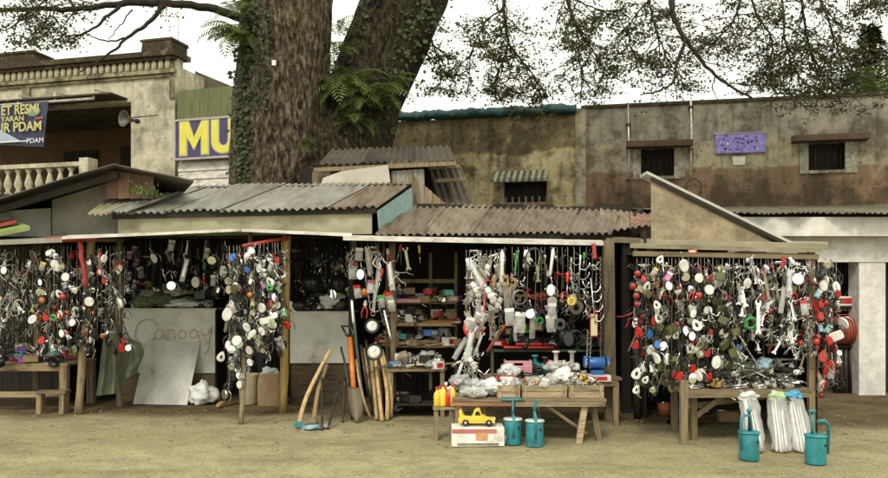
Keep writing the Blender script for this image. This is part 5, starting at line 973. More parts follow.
heap(-6.1, -4.75, 9.92, 10.6, .6, 62, [('pkw', 6), ('pkr', 3), ('bxm', 4), ('bgb', 2), ('bgc', 3), ('wr', 3), ('sdr', 3), ('m_bk', 4), ('bxc', 4), ('cbl', 3), ('luc', 3), ('bxw', 2), ('lud', 4), ('grr', 2)], 'on the low table under the red frame bars', 63, 1.1, .12)
# ------------------------------------------------------------------ mirror bunch before the bamboo pole
KB = [('m_wh', 3), ('m_bk', 6), ('m_br', 3), ('bls', 2), ('m_bb', 6), ('m_ch', 4), ('m_wr', 2), ('lv', 3), ('m_bq', 2), ('lvk', 3), ('m_rd', 1), ('pkw', 3), ('m_ol', 2), ('gr', 1), ('luc', 2), ('tnk', 6), ('tng', 4), ('tnr', 1.5), ('wb1', 3), ('wb2', 2), ('lvb', 4), ('lkb', 5), ('bls', 2)]
strands(228, 284, 16, lambda f: 246 - 4 * f, lambda f: 352 if f > .35 else 385 - 40 * f, 9.15, KB, PB, 71, (7, 10), 1, .04)
strands(230, 282, 12, 250, lambda f: 345, 9.35, [('m_bb', 6), ('m_bk', 3), ('lvk', 3), ('tnk', 6), ('lkb', 6)], PB, 72, (9, 13), 1, .04, cords=False)
for x, y, k, s in ((231, 300, 'm_wh', 1.15), (235, 328, 'm_wr', 1.1), (246, 335, 'm_wr', 1.15), (229, 335, 'm_wh', .9), (226, 345, 'm_ws', 1), (241, 318, 'm_wh', 1), (263, 312, 'm_wq', 1.25), (244, 342, 'm_wh', 1.2), (262, 330, 'm_br', 1), (258, 326, 'm_wh', .8), (232, 358, 'm_ch', 1.1), (236, 370, 'm_ch', 1), (240, 376, 'm_wh', .9), (249, 243, 'm_wh', .8), (238, 247, 'm_bl', 1), (243, 262, 'm_bl', .9), (261, 260, 'm_wh', .9), (264, 272, 'm_ws', 1), (279, 252, 'm_rd', .9), (257, 244, 'm_ch', .9), (270, 284, 'tpg', 1.1), (270, 292, 'plr', 1), (232, 265, 'm_ol', 1), (230, 280, 'm_ol', 1), (273, 262, 'm_ol', 1), (251, 275, 'm_wh', .8), (248, 290, 'il', 1), (271, 300, 'cor', .9), (246, 355, 'm_wh', .8)): hang(x, y, 9.02, k, PB, s * rnd.uniform(.58, .86), roll=34, yaw=34)

# ------------------------------------------------------------------ person behind the mirror bunch
def person():
    root = thing('person', 'person in dark shirt and trousers standing behind the bunch of mirrors', 'person', (P(251, 0, 10.62).x, 10.62, 0))
    V = [((0, 0, .92), .135), ((0, .01, 1.08), .125), ((0, .02, 1.26), .145), ((0, .02, 1.40), .12), ((0, .01, 1.47), .055), ((0, -.01, 1.55), .06), ((0, -.02, 1.62), .085), ((0, -.01, 1.70), .07)]
    E = [(i, i + 1) for i in range(7)]
    def chain_(start, pts):
        j = start
        for p, r in pts: V.append((p, r)); E.append((j, len(V) - 1)); j = len(V) - 1
        return j
    for s, ft in ((-1, (-.27, -.28)), (1, (.18, .1))):
        chain_(0, [((s * .09, 0, .86), .095), ((ft[0] * .55 + s * .04, ft[1] * .55 - .02, .48), .066), ((ft[0] * .9, ft[1] * .85 + .02, .2), .048), ((ft[0], ft[1], .075), .04), ((ft[0] - .03, ft[1] - .13, .035), .038), ((ft[0] - .045, ft[1] - .2, .025), .025)])
        h = chain_(3, [((s * .17, .02, 1.38), .062), ((s * .24, .03, 1.12), .045), ((s * .2, -.16, .95), .034), ((s * .18, -.22, .93), .026)])
        for q in range(4): chain_(h, [((s * .18 + (q - 1.5) * .02, -.27, .925 - abs(q - 1.5) * .004), .011), ((s * .18 + (q - 1.5) * .022, -.305 + abs(q - 1.5) * .006, .905), .009)])
        chain_(h, [((s * .15, -.24, .95), .011), ((s * .14, -.27, .945), .009)])
    me = bpy.data.meshes.new('body'); me.from_pydata([v for v, r in V], E, []); o = bpy.data.objects.new('body', me); COL.objects.link(o)
    md = o.modifiers.new('skin', 'SKIN'); md.use_smooth_shade = True; sv = me.skin_vertices[0].data
    for i, (v, r) in enumerate(V): sv[i].radius = (r, r)
    sv[0].use_root = True; o.modifiers.new('s', 'SUBSURF').levels = 2; dg = bpy.context.evaluated_depsgraph_get(); m2 = bpy.data.meshes.new_from_object(o.evaluated_get(dg)); COL.objects.unlink(o); bpy.data.objects.remove(o)
    m2.materials.clear()
    for m in (TROUS, SHIRT, SKIN, LEATH): m2.materials.append(m)
    for p in m2.polygons:
        c = p.center; p.use_smooth = True
        hand = c.y < -.15 and abs(c.x) > .09 and c.z > .84
        p.material_index = 3 if c.z < .075 else 2 if c.z > 1.46 or hand else 0 if c.z < .93 else 1
    link('body', m2, root)
    MB().lathe([(.088, 1.6), (.098, 1.66), (.095, 1.72), (.06, 1.77), (.002, 1.785)], 14, 0, T(0, .015, 0)).build('hair', HAIR, root)
    MB().ell((0, -.112, 1.635), (.013, .018, .022)).build('nose', SKIN, root)
    for s in (-1, 1): MB().ell((s * .032, -.098, 1.655), (.012, .008, .007)).build('eye', HAIR, root); MB().ell((s * .088, -.01, 1.635), (.012, .022, .032)).build('ear', SKIN, root)
    MB().ell((0, -.1, 1.592), (.024, .008, .006)).build('mouth', mat('lips', [(.2, .07, .05), (.24, .09, .07)], vary=0), root)
person()
# sack, pail
t = thing('paper_sack', 'open brown paper sack standing between the props below the mirrors', 'sack', G(270, 405), .15)
g = MB(); g.grid(lambda u, v: ((lambda a, k: (math.copysign(abs(math.cos(a)) ** .5, math.cos(a)) * .155 * k + .012 * noise.noise(Vector((u * 9, v * 4, 1))), math.copysign(abs(math.sin(a)) ** .5, math.sin(a)) * .1 * k, .42 * v))(u * 2 * math.pi, 1 + .05 * math.sin(v * 5))), 32, 10); g.ext((-.14, -.09, .004), (.14, .09, .03)); g.build('paper', SACKC, t); crumple(.24, .15, .16, 9).build('cloth', mat('grey_green_cloth', [(.25, .3, .28), (.4, .45, .42)], scale=7), t, loc=(0, 0, .34))
t = thing('pail', 'pale cylindrical pail behind the thin prop below the mirrors', 'pail', G(249, 404)); MB().lathe([(.115, 0), (.125, .02), (.135, .38), (.14, .4), (.13, .4), (.12, .05)], 20).build('shell', mat('buff_plastic', [(.38, .33, .2), (.48, .42, .27)], scale=5), t); MB().tube([(.137 * math.cos(a * .3), -.02 - .05 * math.sin(a * .3), .38 - .16 * math.sin(a * .3)) for a in range(11)], .005, 5).build('bail', IRON, t)

# ------------------------------------------------------------------ long tools leaning and hanging by the shelves
def stick(name, lab, cat, parts, group=None):
    t = thing(name, lab, cat, parts[0][1][0], 0, group); o = Vector(parts[0][1][0])
    for n, pts, r, m in parts: MB().tube(wob([Vector(p) - o for p in pts], 4, .004), r if not isinstance(r, list) else [r[0] + (r[1] - r[0]) * i / (4 * (len(pts) - 1)) for i in range(4 * (len(pts) - 1) + 1)], 9).build(n, m, t)
    return t
def axe(a, mid, b, lab):
    t = stick('axe', lab, 'axe', [('handle', (a, mid + Vector((-.02, 0, 0)), b), [.027, .021], PALE)]); return t
t = axe(G(298, 428), P(309, 395, 8.95), P(330, 350, 9.3), 'long pale axe handle leaning with its painted head on the ground')
MB().prism([(-.06, -.01), (.02, -.035), (.03, .035), (-.04, .04)], -.02, .02, 0, T(.02, -.01, .035, 0, 0, 12)).build('head', TEAL, t)
t = axe(G(313, 424), P(320, 390, 9.1), P(327, 365, 9.35), 'short pale axe handle crossing behind the long one')
MB().prism([(-.07, -.02), (.02, -.03), (.03, .03), (-.05, .04)], -.02, .02, 0, T(.02, -.01, .035, 0, 0, -20)).build('head', STEEL, t)
put('bgb', G(312, 429), (0, 0, .3), (1.1, .8, .45), label='pale blue film scrap at the foot of the axe handles'); put('bgc', G(325, 428), (0, 0, .3), (.5, .5, .4), label='small clear film scrap beside the black rods')
for a, b, lab in ((G(322, 430), P(322, 378, 9.1), 'upright black iron rod beside the axe handles'), (G(328, 429), P(340, 381, 9.3), 'slanting black iron rod beside the shovel'), (G(343, 422), P(345, 378, 9.4), 'short black iron rod just behind the shovel')): stick('iron_rod', lab, 'rod', [('bar', (a, Vector(a).lerp(b, .5), b), .014, IRON)])
t = thing('shovel', 'shovel with orange shaft and black grip leaning on the plain counter', 'shovel', G(357, 423)); o_ = Vector(t.location); gtop, gmid, gbl = P(346, 326, 9.65), P(350, 338, 9.55), P(353.5, 388, 9.15)
MB().tube([gmid - o_, gmid.lerp(gbl, .5) - o_, gbl - o_], [.03, .032, .03], 10).build('shaft', ORANGE, t); tp = gtop - o_; gm = gmid - o_
MB().tube([gm, gm + Vector((-.05, 0, .05)), tp + Vector((-.05, 0, 0)), tp + Vector((.045, 0, .0)), gm + Vector((.045, 0, .05)), gm], .016, 8).build('grip', BLKPL, t)
bl_ = gbl - o_; MB().grid(lambda u, v: (bl_.x * (1 - v) + (u - .5) * .16 * (math.sin(math.pi * min(1, .25 + v * .75)) ** .45), bl_.y * (1 - v) + .045 * (2 * u - 1) ** 2, bl_.z * (1 - v) + .005), 10, 12).build('blade', RUST, t)
for a, m_, b, mt, r_, lab in ((G(352, 420), P(347, 375, 9.35), P(341, 347, 9.6), IRON, .014, 'dark crowbar with a bent top beside the orange shovel'), (G(366, 414), P(360, 378, 9.55), P(353, 312, 9.9), mat('grey_green_pole', [(.06, .075, .06), (.14, .16, .13)], scale=9), .02, 'grey-green tool pole behind the orange shovel'), (G(374, 414), P(366, 380, 9.6), P(361, 345, 9.8), IRON, .018, 'dark iron pole under the round dial'), (G(371, 419), P(362, 395, 9.2), P(356, 360, 9.5), PALE, .015, 'thin pale stick crossing behind the shovel blade'), (G(378, 416), P(372, 385, 9.55), P(369, 352, 9.8), IRON, .022, 'thick dark bar among the pale pick handles')): stick('tool_pole', lab, 'tool pole', [('shaft', (a, m_, b), r_, mt)])
for i, (a, m_, b) in enumerate(((G(377, 420), P(374, 385, 9.5), P(371, 356, 9.75)), (G(382, 421), P(378, 385, 9.45), P(374, 349, 9.75)), (G(387, 420), P(387, 390, 9.4), P(379, 346, 9.75)), (G(390, 418), P(391, 390, 9.45), P(382, 350, 9.7)))): stick('pick_handle', ('bent pale pick handle next to the thick dark bar', 'tall pale pick handle with a knotted top', 'curved pale pick handle crossing its neighbour', 'outermost pale pick handle beside the shelf table')[i], 'pick handle', [('shaft', (a, m_, b), [.025, .02], PALE)])
for i in range(7):
    xb, xt = 372 + i * 2.6 + rnd.uniform(-1, 1), 364 + i * 2.9 + rnd.uniform(-1.5, 1.5); yb_ = 414 + rnd.uniform(-3, 4)
    stick('tool_shaft', ('pale', 'dark')[i % 2] + ' shaft in the fan of tools under the white dials', 'tool shaft', [('shaft', (G(xb, yb_), P((xb + xt) / 2 + 1.5, 384, 9.62), P(xt, 344 + rnd.uniform(-6, 10), 9.85)), [.02, .016], (WOOD if i % 4 else PALE, IRON)[i % 2])], 'tool shafts under the dials')
def dial(px, py, D, r, lab):
    t = thing('round_dial', lab, 'dial', P(px, py, D)); M_ = T(0, 0, 0, 90)
    MB().lathe([(r * .88, -.02), (r * .9, .02), (r, .025), (r, -.01), (r * .85, -.03)], 22, 0, M_).build('rim', BLKPL, t); MB().lathe([(r * .89, .0), (r * .5, .008), (.002, .012)], 22, 0, M_).build('face', WHITEP, t); MB().bar((0, -.0135, 0), (r * .3, -.0135, r * .42), .004, .004).build('pointer', IRON, t)
dial(374, 352, 9.3, .1, 'white round dial with black rim above the pick handles'); dial(372, 326, 9.4, .085, 'white round dial with black rim among the hanging pumps')
PG = 'hanging before the shelves'
for i, (x, y, k, s) in enumerate(((355, 246, 'tng', 1.3), (353, 262, 'pkr', 1.3), (356, 285, 'pkr', 1), (360, 248, 'pkw', 1), (367, 246, 'pkl', 1), (364, 268, 'ch', 1.2), (372, 250, 'wrl', 1), (371, 280, 'pkr', 1.1), (376, 246, 'saw', .9), (381, 252, 'lvb', 1.6), (383, 268, 'sdr', 1.3), (387, 248, 'plr', 1.2), (389, 262, 'pkl', 1), (387, 292, 'pkr', 1.3), (394, 270, 'tnw', 1.2), (381, 295, 'pkg', 1), (375, 300, 'cog', 1), (366, 300, 'plr', 1.2), (352, 300, 'puw', .8), (391, 300, 'pkw', .9), (361, 262, 'm_bk', 1), (365, 285, 'il', 1.2), (378, 270, 'stw', 1.1), (369, 262, 'chl', .6), (384, 310, 'stw', .7), (405, 247, 'wr', 1.3), (401, 244, 'sdr', 1), (419, 245, 'sdy', 1))):
    hang(x, y, 9.45, k, PG, s, yaw=15); 
    if i % 2 == 0: cord(P(x, 240, 9.46), .3, PG)

# ------------------------------------------------------------------ shelves and shelf table
t = thing('tool_shelf', 'dark wooden shelf unit crowded with tools behind the pale pick handles', 'shelf', (-.3, 10.5, 0))
SHZ = [P(0, y, 10.2).z for y in (303, 326, 347)]
for z in SHZ: MB().box((0, 0, z), (.92, .5, .025)).build('shelf_board', wood('brown_shelf', (.05, .032, .017), (.15, .1, .055), stretch=(.6, 5, 5)), t)
for x in (-.46, .12, .46): MB().box((x, .22, 1.0), (.04, .04, 2.0)).build('upright', WOOD, t)
MB().box((0, .2, 1.62), (.92, .03, .05)).build('rail', WOOD, t)
SK = [('bxc', 6), ('mch', 3), ('saw', 2), ('tnk', 2), ('bls', 2), ('bxw', 3), ('lus', 4), ('sdr', 3), ('bxm', 3), ('bxr', 2), ('ham', 2), ('plr', 2), ('luc', 3), ('lub', 2), ('bow', 2), ('wr', 3), ('tpw', 2), ('bxk', 2)]
for i, z in enumerate(SHZ): heap(-.72, .14, 10.27, 10.65, z + .014, 44, SK, ('on the top board of the dark tool shelf', 'on the middle board of the dark tool shelf', 'on the bottom board of the dark tool shelf')[i], 80 + i, 1.2, .13)
for z, x0, x1, lab, m in ((SHZ[0] + .03, -.7, -.2, 'long pink bar lying on the top board of the tool shelf', PINKP), (SHZ[1] + .02, -.6, .1, 'long pale plank lying on the middle board of the tool shelf', PALE), (SHZ[1] + .05, -.3, .12, 'short orange plank lying on the middle board of the tool shelf', wood('orange_plank', (.3, .13, .04), (.42, .2, .07), stretch=(.6, 5, 5)))):
    tag(MB().box((0, 0, 0), (x1 - x0, .05, .04), jit=.004).build('bar_stock', m, None, loc=((x0 + x1) / 2, 10.24, z)), lab, 'bar')
for i, z in enumerate(SHZ):
    for q in range(5):
        x = -.62 + q * .13 + rnd.uniform(-.03, .03); tag(MB().tube([(-.16, 0, 0), (.0, .004, .004), (.17, 0, 0)], [.014, .017, .013], 7).build('tool_handle', (PALE, WOODX)[q % 2], None, loc=(x, 10.26 + rnd.uniform(-.02, .05), z + .03 + .03 * (q % 2)), rot=(0, rnd.uniform(-.12, .12), rnd.uniform(-.25, .25))), 'wooden tool handle lying on the ' + ('top', 'middle', 'bottom')[i] + ' board of the tool shelf', 'wooden_handle', 'wooden tool handles on the tool shelf')  # loose tool handles laid lengthwise on each board
t = table('shelf_table', 'narrow wooden table of tools in front of the dark shelf unit', 'table', -.67, .02, 9.45, 10.1, .565, 4, .025, wood('brown_table', (.07, .045, .022), (.2, .135, .07), stretch=(.6, 5, 5)), apron=False)
MB().box((0, 0, .14), (.66, .6, .02)).build('lower_board', DARKW, t)
heap(-.62, -.03, 9.48, 10.05, .567, 46, SK + [('saw', 3), ('mch', 2), ('luc', 4), ('bgc', 2), ('tpw', 2)], 'on the narrow table before the dark shelf', 84, 1.0, .1)
heap(-.6, -.03, 9.5, 9.95, .152, 12, [('bxr', 3), ('tl', 3), ('lus', 2), ('tpw', 2), ('bxk', 4)], 'on the lower board of the narrow table', 85, 1.0, .04)
for i in range(9): put(rnd.choice(('lud', 'lus', 'bor', 'tl', 'cbl', 'lud', 'fur')), G(rnd.uniform(392, 404), rnd.uniform(405, 412)), (0, 0, i), 1, 'on the ground below the narrow table', 'goods on the ground below the narrow table')
for px, ang, lab in ((396, 0, 'triangular pale wood bracket on the narrow table'),): tag(MB().prism([(-.12, 0), (.12, 0), (.06, .22), (-.02, .2)], -.01, .01).build('wood_bracket', CRATE, None, loc=P(402, 368, 9.75), rot=(R(-20), 0, .2)), lab, 'bracket')
# bottle stool
t = table('stool', 'small wooden stool holding yellow and red oil bottles', 'stool', -.12, .115, 7.98, 8.2, .335, 2, .022, apron=False)
for i, (x, k) in enumerate(((-.07, 'boy'), (-.01, 'boy'), (.045, 'bor'), (.085, 'boy'), (-.04, 'boy'), (.02, 'bor'), (.07, 'bob'))): put(k, (x, 8.03 + .09 * (i > 3), .337), (0, 0, i), (1, 1, 1.25 if i % 2 else 1.05), 'on the small stool beside the yellow toy car', 'bottles on the small stool')

# ------------------------------------------------------------------ crate table with everything on it
TX0, TX1 = .07, 1.58
t = thing('crate_table', 'long wooden table with splayed trestle legs carrying open wooden crates', 'table', ((TX0 + TX1) / 2, 8.3, 0)); w2 = (TX1 - TX0) / 2
for i in range(5): MB().ext((-w2 + rnd.uniform(-.02, .02), -.47 + i * .19, .405), (w2 + rnd.uniform(-.02, .02), -.47 + i * .19 + .184, .43 + rnd.uniform(-.003, .003)), jit=.003).build('top_plank', WOODX, t)
MB().ext((-w2 + .0, -.475, .365), (-w2 + .62, -.452, .403), jit=.003).build('apron', wood('reddish_plank', (.16, .075, .045), (.3, .16, .1), stretch=(.6, 6, 6)), t); MB().ext((-w2 + .625, -.475, .36), (w2, -.452, .402), jit=.003).build('apron', CRATE, t)
for a, b in (((w2 - .26, -.44, -.02), (w2 - .19, -.42, .4)), ((w2 - .03, -.3, -.02), (w2 - .1, -.3, .4)), ((-w2 + .06, -.40, -.02), (-w2 + .08, -.40, .4)), ((-w2 + .05, .42, -.02), (-w2 + .09, .42, .4)), ((w2 - .05, .42, -.02), (w2 - .09, .42, .4))): MB().bar(a, b, .06, .045).build('leg', CRATE if a[1] < -.4 else WOOD, t)
MB().bar((w2 - .6, -.36, .38), (w2 - .16, -.3, .07), .05, .03).build('brace', CRATE, t)
def crate(x0, x1, y0, y1, z, h, lab):
    t = thing('wooden_crate', lab, 'crate', ((x0 + x1) / 2, (y0 + y1) / 2, z)); a, b = (x1 - x0) / 2, (y1 - y0) / 2
    for i in range(2):
        q0, q1 = h * i / 2 + .003, h * (i + 1) / 2 - .001
        for y in (-b, b - .014): MB().ext((-a, y, q0), (a, y + .014, q1), jit=.002).build('board', CRATE, t)
        for x in (-a + .001, a - .015): MB().ext((x, -b + .015, q0), (x + .014, b - .015, q1), jit=.002).build('end_board', CRATE, t)
    MB().ext((-a + .016, -b + .016, .002), (a - .016, b - .016, .014)).build('floor_board', CRATE, t)
    for s in (-1, 1): MB().ext((s * (a - .03) - .012, -b - .009, .0), (s * (a - .03) + .012, -b - .001, h)).build('cleat', CRATE, t)
for i, (p0, p1, lab) in enumerate(((497, 520, 'short open wooden crate heaped with clear packets'), (522.5, 567, 'wide open wooden crate of small metal parts in the middle of the table'), (569, 604, 'open wooden crate of small fittings at the trestle end of the table'))):
    x0, x1 = (p0 - 444) / F * 7.9, (p1 - 444) / F * 7.9; crate(x0, x1, 7.9, 8.26, .433, .125, lab)
    heap(x0 + .06, x1 - .06, 7.97, 8.2, .52, (13, 26, 22)[i], [('bgc', 3), ('lus', 3), ('luc', 4), ('lub', 4), ('tpw', 2), ('pkw', 3), ('sp', 1), ('pky', 2), ('bxc', 1), ('cog', 2), ('pd', 2)], ('in the short crate', 'in the wide middle crate', 'in the crate at the trestle end')[i] + ' on the table', 90 + i, .85, .07)
PT = 'on the crate table beside the short crate'
heap(.16, .5, 7.9, 8.5, .432, 16, [('bgc', 8), ('bgw', 2), ('bgb', 1), ('pkw', 3)], PT, 94, 1.0, .1); heap(.6, 1.55, 8.35, 8.72, .432, 42, [('bgw', 2), ('bgc', 4), ('lud', 3), ('lus', 4), ('luc', 3), ('cob', 3), ('bxw', 3), ('cor', 1), ('cbl', 3), ('tpk', 2), ('bxr', 1), ('bgk', 3), ('bok', 2), ('tpy', 1)], 'on the crate table behind the crates', 95, 1.1, .22)
put('bxr', (.62, 8.05, .6), (0, 0, .1), (1.2, 1, .7), label='flat red box behind the clear packets on the crate table')
# bench behind with machines
t = table('rear_bench', 'wooden bench of machines standing behind the crate table', 'bench', .45, 1.95, 8.85, 9.35, .53, 3, .03)
t = thing('pink_crate', 'pink plastic crate with hand hole on the bench behind the crates', 'crate', (P(518, 0, 8.95).x, 8.98, .53))
for x0, x1, z0, z1 in ((-.15, .15, 0, .13), (-.15, -.05, .13, .16), (.05, .15, .13, .16), (-.15, .15, .16, .185)): MB().ext((x0, -.1, z0), (x1, -.088, z1 - .0005)).build('side', PINKP, t)
for s in (-1, 1): MB().ext((s * .144 - .006, -.087, 0), (s * .144 + .006, .1, .185)).build('end', PINKP, t)
for q in range(4): MB().ext((-.15, -.106, .02 + q * .03), (.15, -.101, .03 + q * .03)).build('rib', PINKP, t)
def machine(px, lab, m1, m2, sc=1, tall=.2):
    t = thing('water_pump', lab, 'machine', (P(px, 0, 9.0).x, 9.0, .53)); t.scale = (sc, sc, sc); t.rotation_euler.z = rnd.uniform(-.5, .5)
    MB().ext((-.07, -.06, 0), (.07, .06, .025)).build('base', m2, t); MB().lathe([(.03, -.09), (.055, -.08), (.06, -.02), (.05, .0), (.05, .06), (.03, .08)], 14, 0, T(0, 0, .09, 0, 90)).build('motor', m1, t)
    MB().lathe([(.03, .1), (.022, .12), (.022, tall), (.04, tall + .003), (.04, tall + .02), (.015, tall + .022)], 12, 0).build('outlet', m2, t); MB().lathe([(.075, -.012), (.075, .012)], 16, 0, T(-.08, 0, .09, 0, 90)).build('flange', m1, t)
machine(545, 'small teal water pump on the bench behind the crates', TEAL, IRON); machine(556, 'red and white pump on the bench behind the crates', REDPL, WHITEP, 1.1, .24); machine(572, 'white pump with tall outlet on the bench behind the crates', WHITEP, WHITEP, 1.1, .24); machine(535, 'black pump with teal outlet on the bench behind the crates', BLKPL, TEAL, 1, .22)
t = thing('bench_grinder', 'blue bench grinder on a white box at the end of the bench', 'grinder', (P(597, 0, 8.9).x, 8.92, .56)); M_ = lambda x: T(x, 0, .13, 0, 90)
MB().ext((-.07, -.06, 0), (.07, .06, .05)).lathe([(.06, -.09), (.065, -.08), (.065, .08), (.06, .09)], 18, 0, M_(0)).build('motor', BLUEP, t)
for s in (-1, 1): MB().lathe([(.055, -.012), (.058, 0), (.055, .012)], 18, 0, M_(s * .125)).build('wheel', mat('grindstone', [(.3, .3, .28), (.4, .4, .38)], scale=20), t); MB().lathe([(.062, -.016), (.066, -.016), (.066, .016), (.062, .016)], 18, 0, T(s * .125, .012, .14, 0, 90)).build('guard', BLUEP, t)
put('bxw', (P(597, 0, 8.9).x, 8.9, .49), (0, 0, 0), (2.6, 1.6, .85), label='white box beneath the blue bench grinder')
# rear shelf
t = thing('wall_shelf', 'green-edged board shelf at the back of the crate stall', 'shelf', (1.35, 10.3, 0)); MB().box((0, 0, .735), (1.45, .4, .03)).build('shelf_board', mat('green_shelf_paint', [(.02, .07, .03), (.05, .12, .06)], scale=5), t); MB().box((0, .1, 1.25), (1.45, .3, .03)).build('shelf_board', DARKW, t); MB().box((.0, -.12, 1.43), (1.45, .03, .03)).build('rail', BAMBOO, t)
for x in (-.72, .72): MB().box((x, .15, .8), (.04, .04, 1.6)).build('upright', WOOD, t)
heap(.7, 2.0, 10.15, 10.42, .752, 60, [('bxk', 4), ('lud', 4), ('bxr', 2), ('bok', 3), ('boy', 1), ('tin', 3), ('bgk', 3), ('hek', 2), ('bow', 1), ('tpg', 2)], 'on the green-edged shelf', 96, 1.2, .25); heap(.7, 2.0, 10.3, 10.5, 1.267, 34, [('bxk', 4), ('bok', 4), ('tin', 3), ('hek', 3), ('boy', 1), ('bgk', 2)], 'on the dark board over the green-edged shelf', 97, 1.1, .05)
for q in range(3): tag(MB().lathe([(.02, -.2), (.022, -.19), (.022, .19), (.02, .2)], 8, 0, T(0, 0, 0, 0, 90)).build('red_tube', REDPL, None, loc=(.95 + q * .15, 10.08, .775 + .042 * (q == 1)), rot=(0, 0, .05 * q)), 'red tube lying along the green-edged shelf', 'tube', 'red tubes on the shelf')
# things hung below the white awning
cordz = lambda x, L_: cord(P(x, 245, 8.92), L_, PC)
strands(464, 500, 9, 250, lambda f: 372 if f < .45 else 330, 8.85, [('pkl', 4), ('wr', 3), ('glv', 3), ('ch', 2), ('wb1', 6), ('wb2', 6), ('pkw', 2), ('wrl', 3), ('lvb', 4), ('tnr', 1)], PC, 101, (10, 17), 1.25, .02, yaw=18)
for x, y, k, s in ((470, 318, 'tpw', 1), (488, 280, 'cor', 1), (484, 292, 'str', .6), (502, 250, 'puw', 1), (505, 275, 'saw', 1), (514, 278, 'saw', 1.1), (495, 275, 'mch', 1.2), (517, 250, 'stg', .55), (527, 250, 'glv', 1), (524, 252, 'lvk', 1.4), (533, 248, 'cob', 1.2), (537, 262, 'wr', 1), (541, 250, 'wrl', 1), (548, 270, 'plk', 1.2), (553, 248, 'puw', .9), (551, 277, 'm_wh', .9), (554, 290, 'm_wr', .9), (552, 303, 'pkw', 1.2), (550, 315, 'pkw', 1.1), (568, 272, 'sdr', 1.1), (565, 292, 'cor', .6), (571, 298, 'tpy', 1), (573, 285, 'm_ch', 1), (581, 255, 'hk', 1.25), (591, 278, 'hk', 1.25), (593, 244, 'grr', 1.2), (601, 257, 'chl', .95), (611, 257, 'chl', .9), (509, 308, 'pkw', 1.3), (521, 312, 'pkw', 1.3), (515, 325, 'pkl', .6), (533, 312, 'pkl', .8), (540, 318, 'tpg', 1), (588, 330, 'ch', 1.4), (592, 326, 'ch', 1.4), (563, 255, 'chk', 1.5), (571, 260, 'ch', 1), (545, 255, 'lv', 1.3), (519, 290, 'cog', 1), (509, 285, 'wrl', .9), (577, 300, 'sp', 1), (560, 318, 'spk', 1.1), (567, 322, 'm_bb', 1), (575, 330, 'cob', 1), (530, 300, 'm_br', 1), (538, 292, 'chk', 1.3)): hang(x, y, 8.8, k, PC, s, yaw=14, roll=7)
strands(503, 600, 17, 247, 318, 8.98, [('lvk', 3), ('cob', 3), ('wr', 3), ('ch', 3), ('pkw', 2), ('pkl', 2), ('plk', 2), ('chk', 3), ('sdg', 1), ('lv', 2), ('gr', 2), ('tnk', 6), ('tng', 4), ('tnr', 1.5), ('wb1', 3), ('wb2', 2), ('lvb', 4), ('lkb', 5), ('bls', 2)], PC, 102, (13, 21), 1, .12)
t = thing('red_disc', 'large red and white round disc hung among bagged tools', 'disc', P(474, 328, 8.95)); MB().lathe([(.12, -.008), (.125, 0), (.12, .008)], 24, 0, T(0, 0, 0, 80, 0, 12)).build('disc', REDPL, t); MB().lathe([(.05, -.012), (.05, .012)], 16, 0, T(0, 0, 0, 80, 0, 12)).build('centre', WHITEP, t)
tag(MB().tube([P(487, 352, 9.0), P(496, 338, 8.97), P(505, 325, 8.95)], .02, 7).build('red_hose', mat('brick_hose', [(.28, .06, .035), (.4, .1, .06)], scale=6), None), 'short brick-red hose slung below the bagged tools', 'hose')
t = thing('price_card', 'yellow card with red border hanging below the steel hook racks', 'card', P(594, 325, 8.78)); MB().ext((-.045, 0, -.13), (.045, .006, .13)).build('card', REDPL, t); MB().ext((-.034, -.003, -.115), (.034, -.0005, .115)).build('yellow_panel', mat('pale_yellow', [(.6, .55, .3), (.7, .64, .4)], scale=8), t)
# carton, toy car, teal pumps
t = thing('carton', 'white and red printed carton under the yellow toy car', 'carton', (P(477.5, 0, 7.75).x, 7.78, 0), .02)
MB().ext((-.25, -.1, 0), (.25, .1, .185), jit=.004).build('box', WHITEP, t); MB().ext((-.249, -.105, .125), (.18, -.1045, .165)).build('red_band', mat('faded_red_print', [(.45, .12, .1), (.58, .24, .2)], scale=9), t); MB().ext((-.2, -.105, .01), (.2, -.1045, .03)).build('grey_band', STEEL, t); MB().ext((-.02, -.1062, .06), (.09, -.1052, .13)).build('print', mat('orange_print', [(.5, .2, .1), (.6, .4, .2)], scale=20), t); crumple(.14, .2, .17, 12).build('film_end', CLEAR, t, loc=(.22, -.01, .005))
t = thing('toy_car', 'yellow toy convertible car sitting on the printed carton', 'toy car', (P(477, 0, 7.75).x, 7.76, .19), -.06); t.scale = (.9, .9, .9)
body = [(-.19, .03), (-.2, .07), (-.185, .1), (-.19, .16), (-.165, .165), (-.15, .115), (-.05, .105), (-.03, .16), (.0, .18), (.03, .175), (.055, .11), (.13, .1), (.185, .075), (.195, .035)]
MB().prism(body, -.07, .07).build('body', YELLOW, t); MB().prism([(-.02, .115), (-.012, .155), (.022, .162), (.042, .115)], -.0715, .0715).build('window', BLKPL, t); MB().ext((-.135, -.06, .1), (-.06, .06, .135)).build('seat', BLKPL, t); MB().ext((-.15, -.071, .05), (.15, -.0702, .06)).build('side_trim', mat('amber', [(.45, .28, .03), (.55, .35, .05)]), t); MB().box((.12, 0, .13), (.05, .1, .07)).build('engine', BLKPL, t)
for x in (-.12, .13):
    for s in (-1, 1): w_ = MB().lathe([(.02, -.016), (.034, -.015), (.037, 0), (.034, .015), (.02, .016)], 16, 0, T(x, s * .068, .035, 90)).build('wheel', BLACK, t); MB().lathe([(.016, -.019), (.016, .019)], 10, 0, T(x, s * .068, .035, 90)).build('hub', CHROME, w_)
for s in (-1, 1): MB().ell((.186, s * .045, .072), (.012, .015, .012)).build('headlight', WHITEP, t)
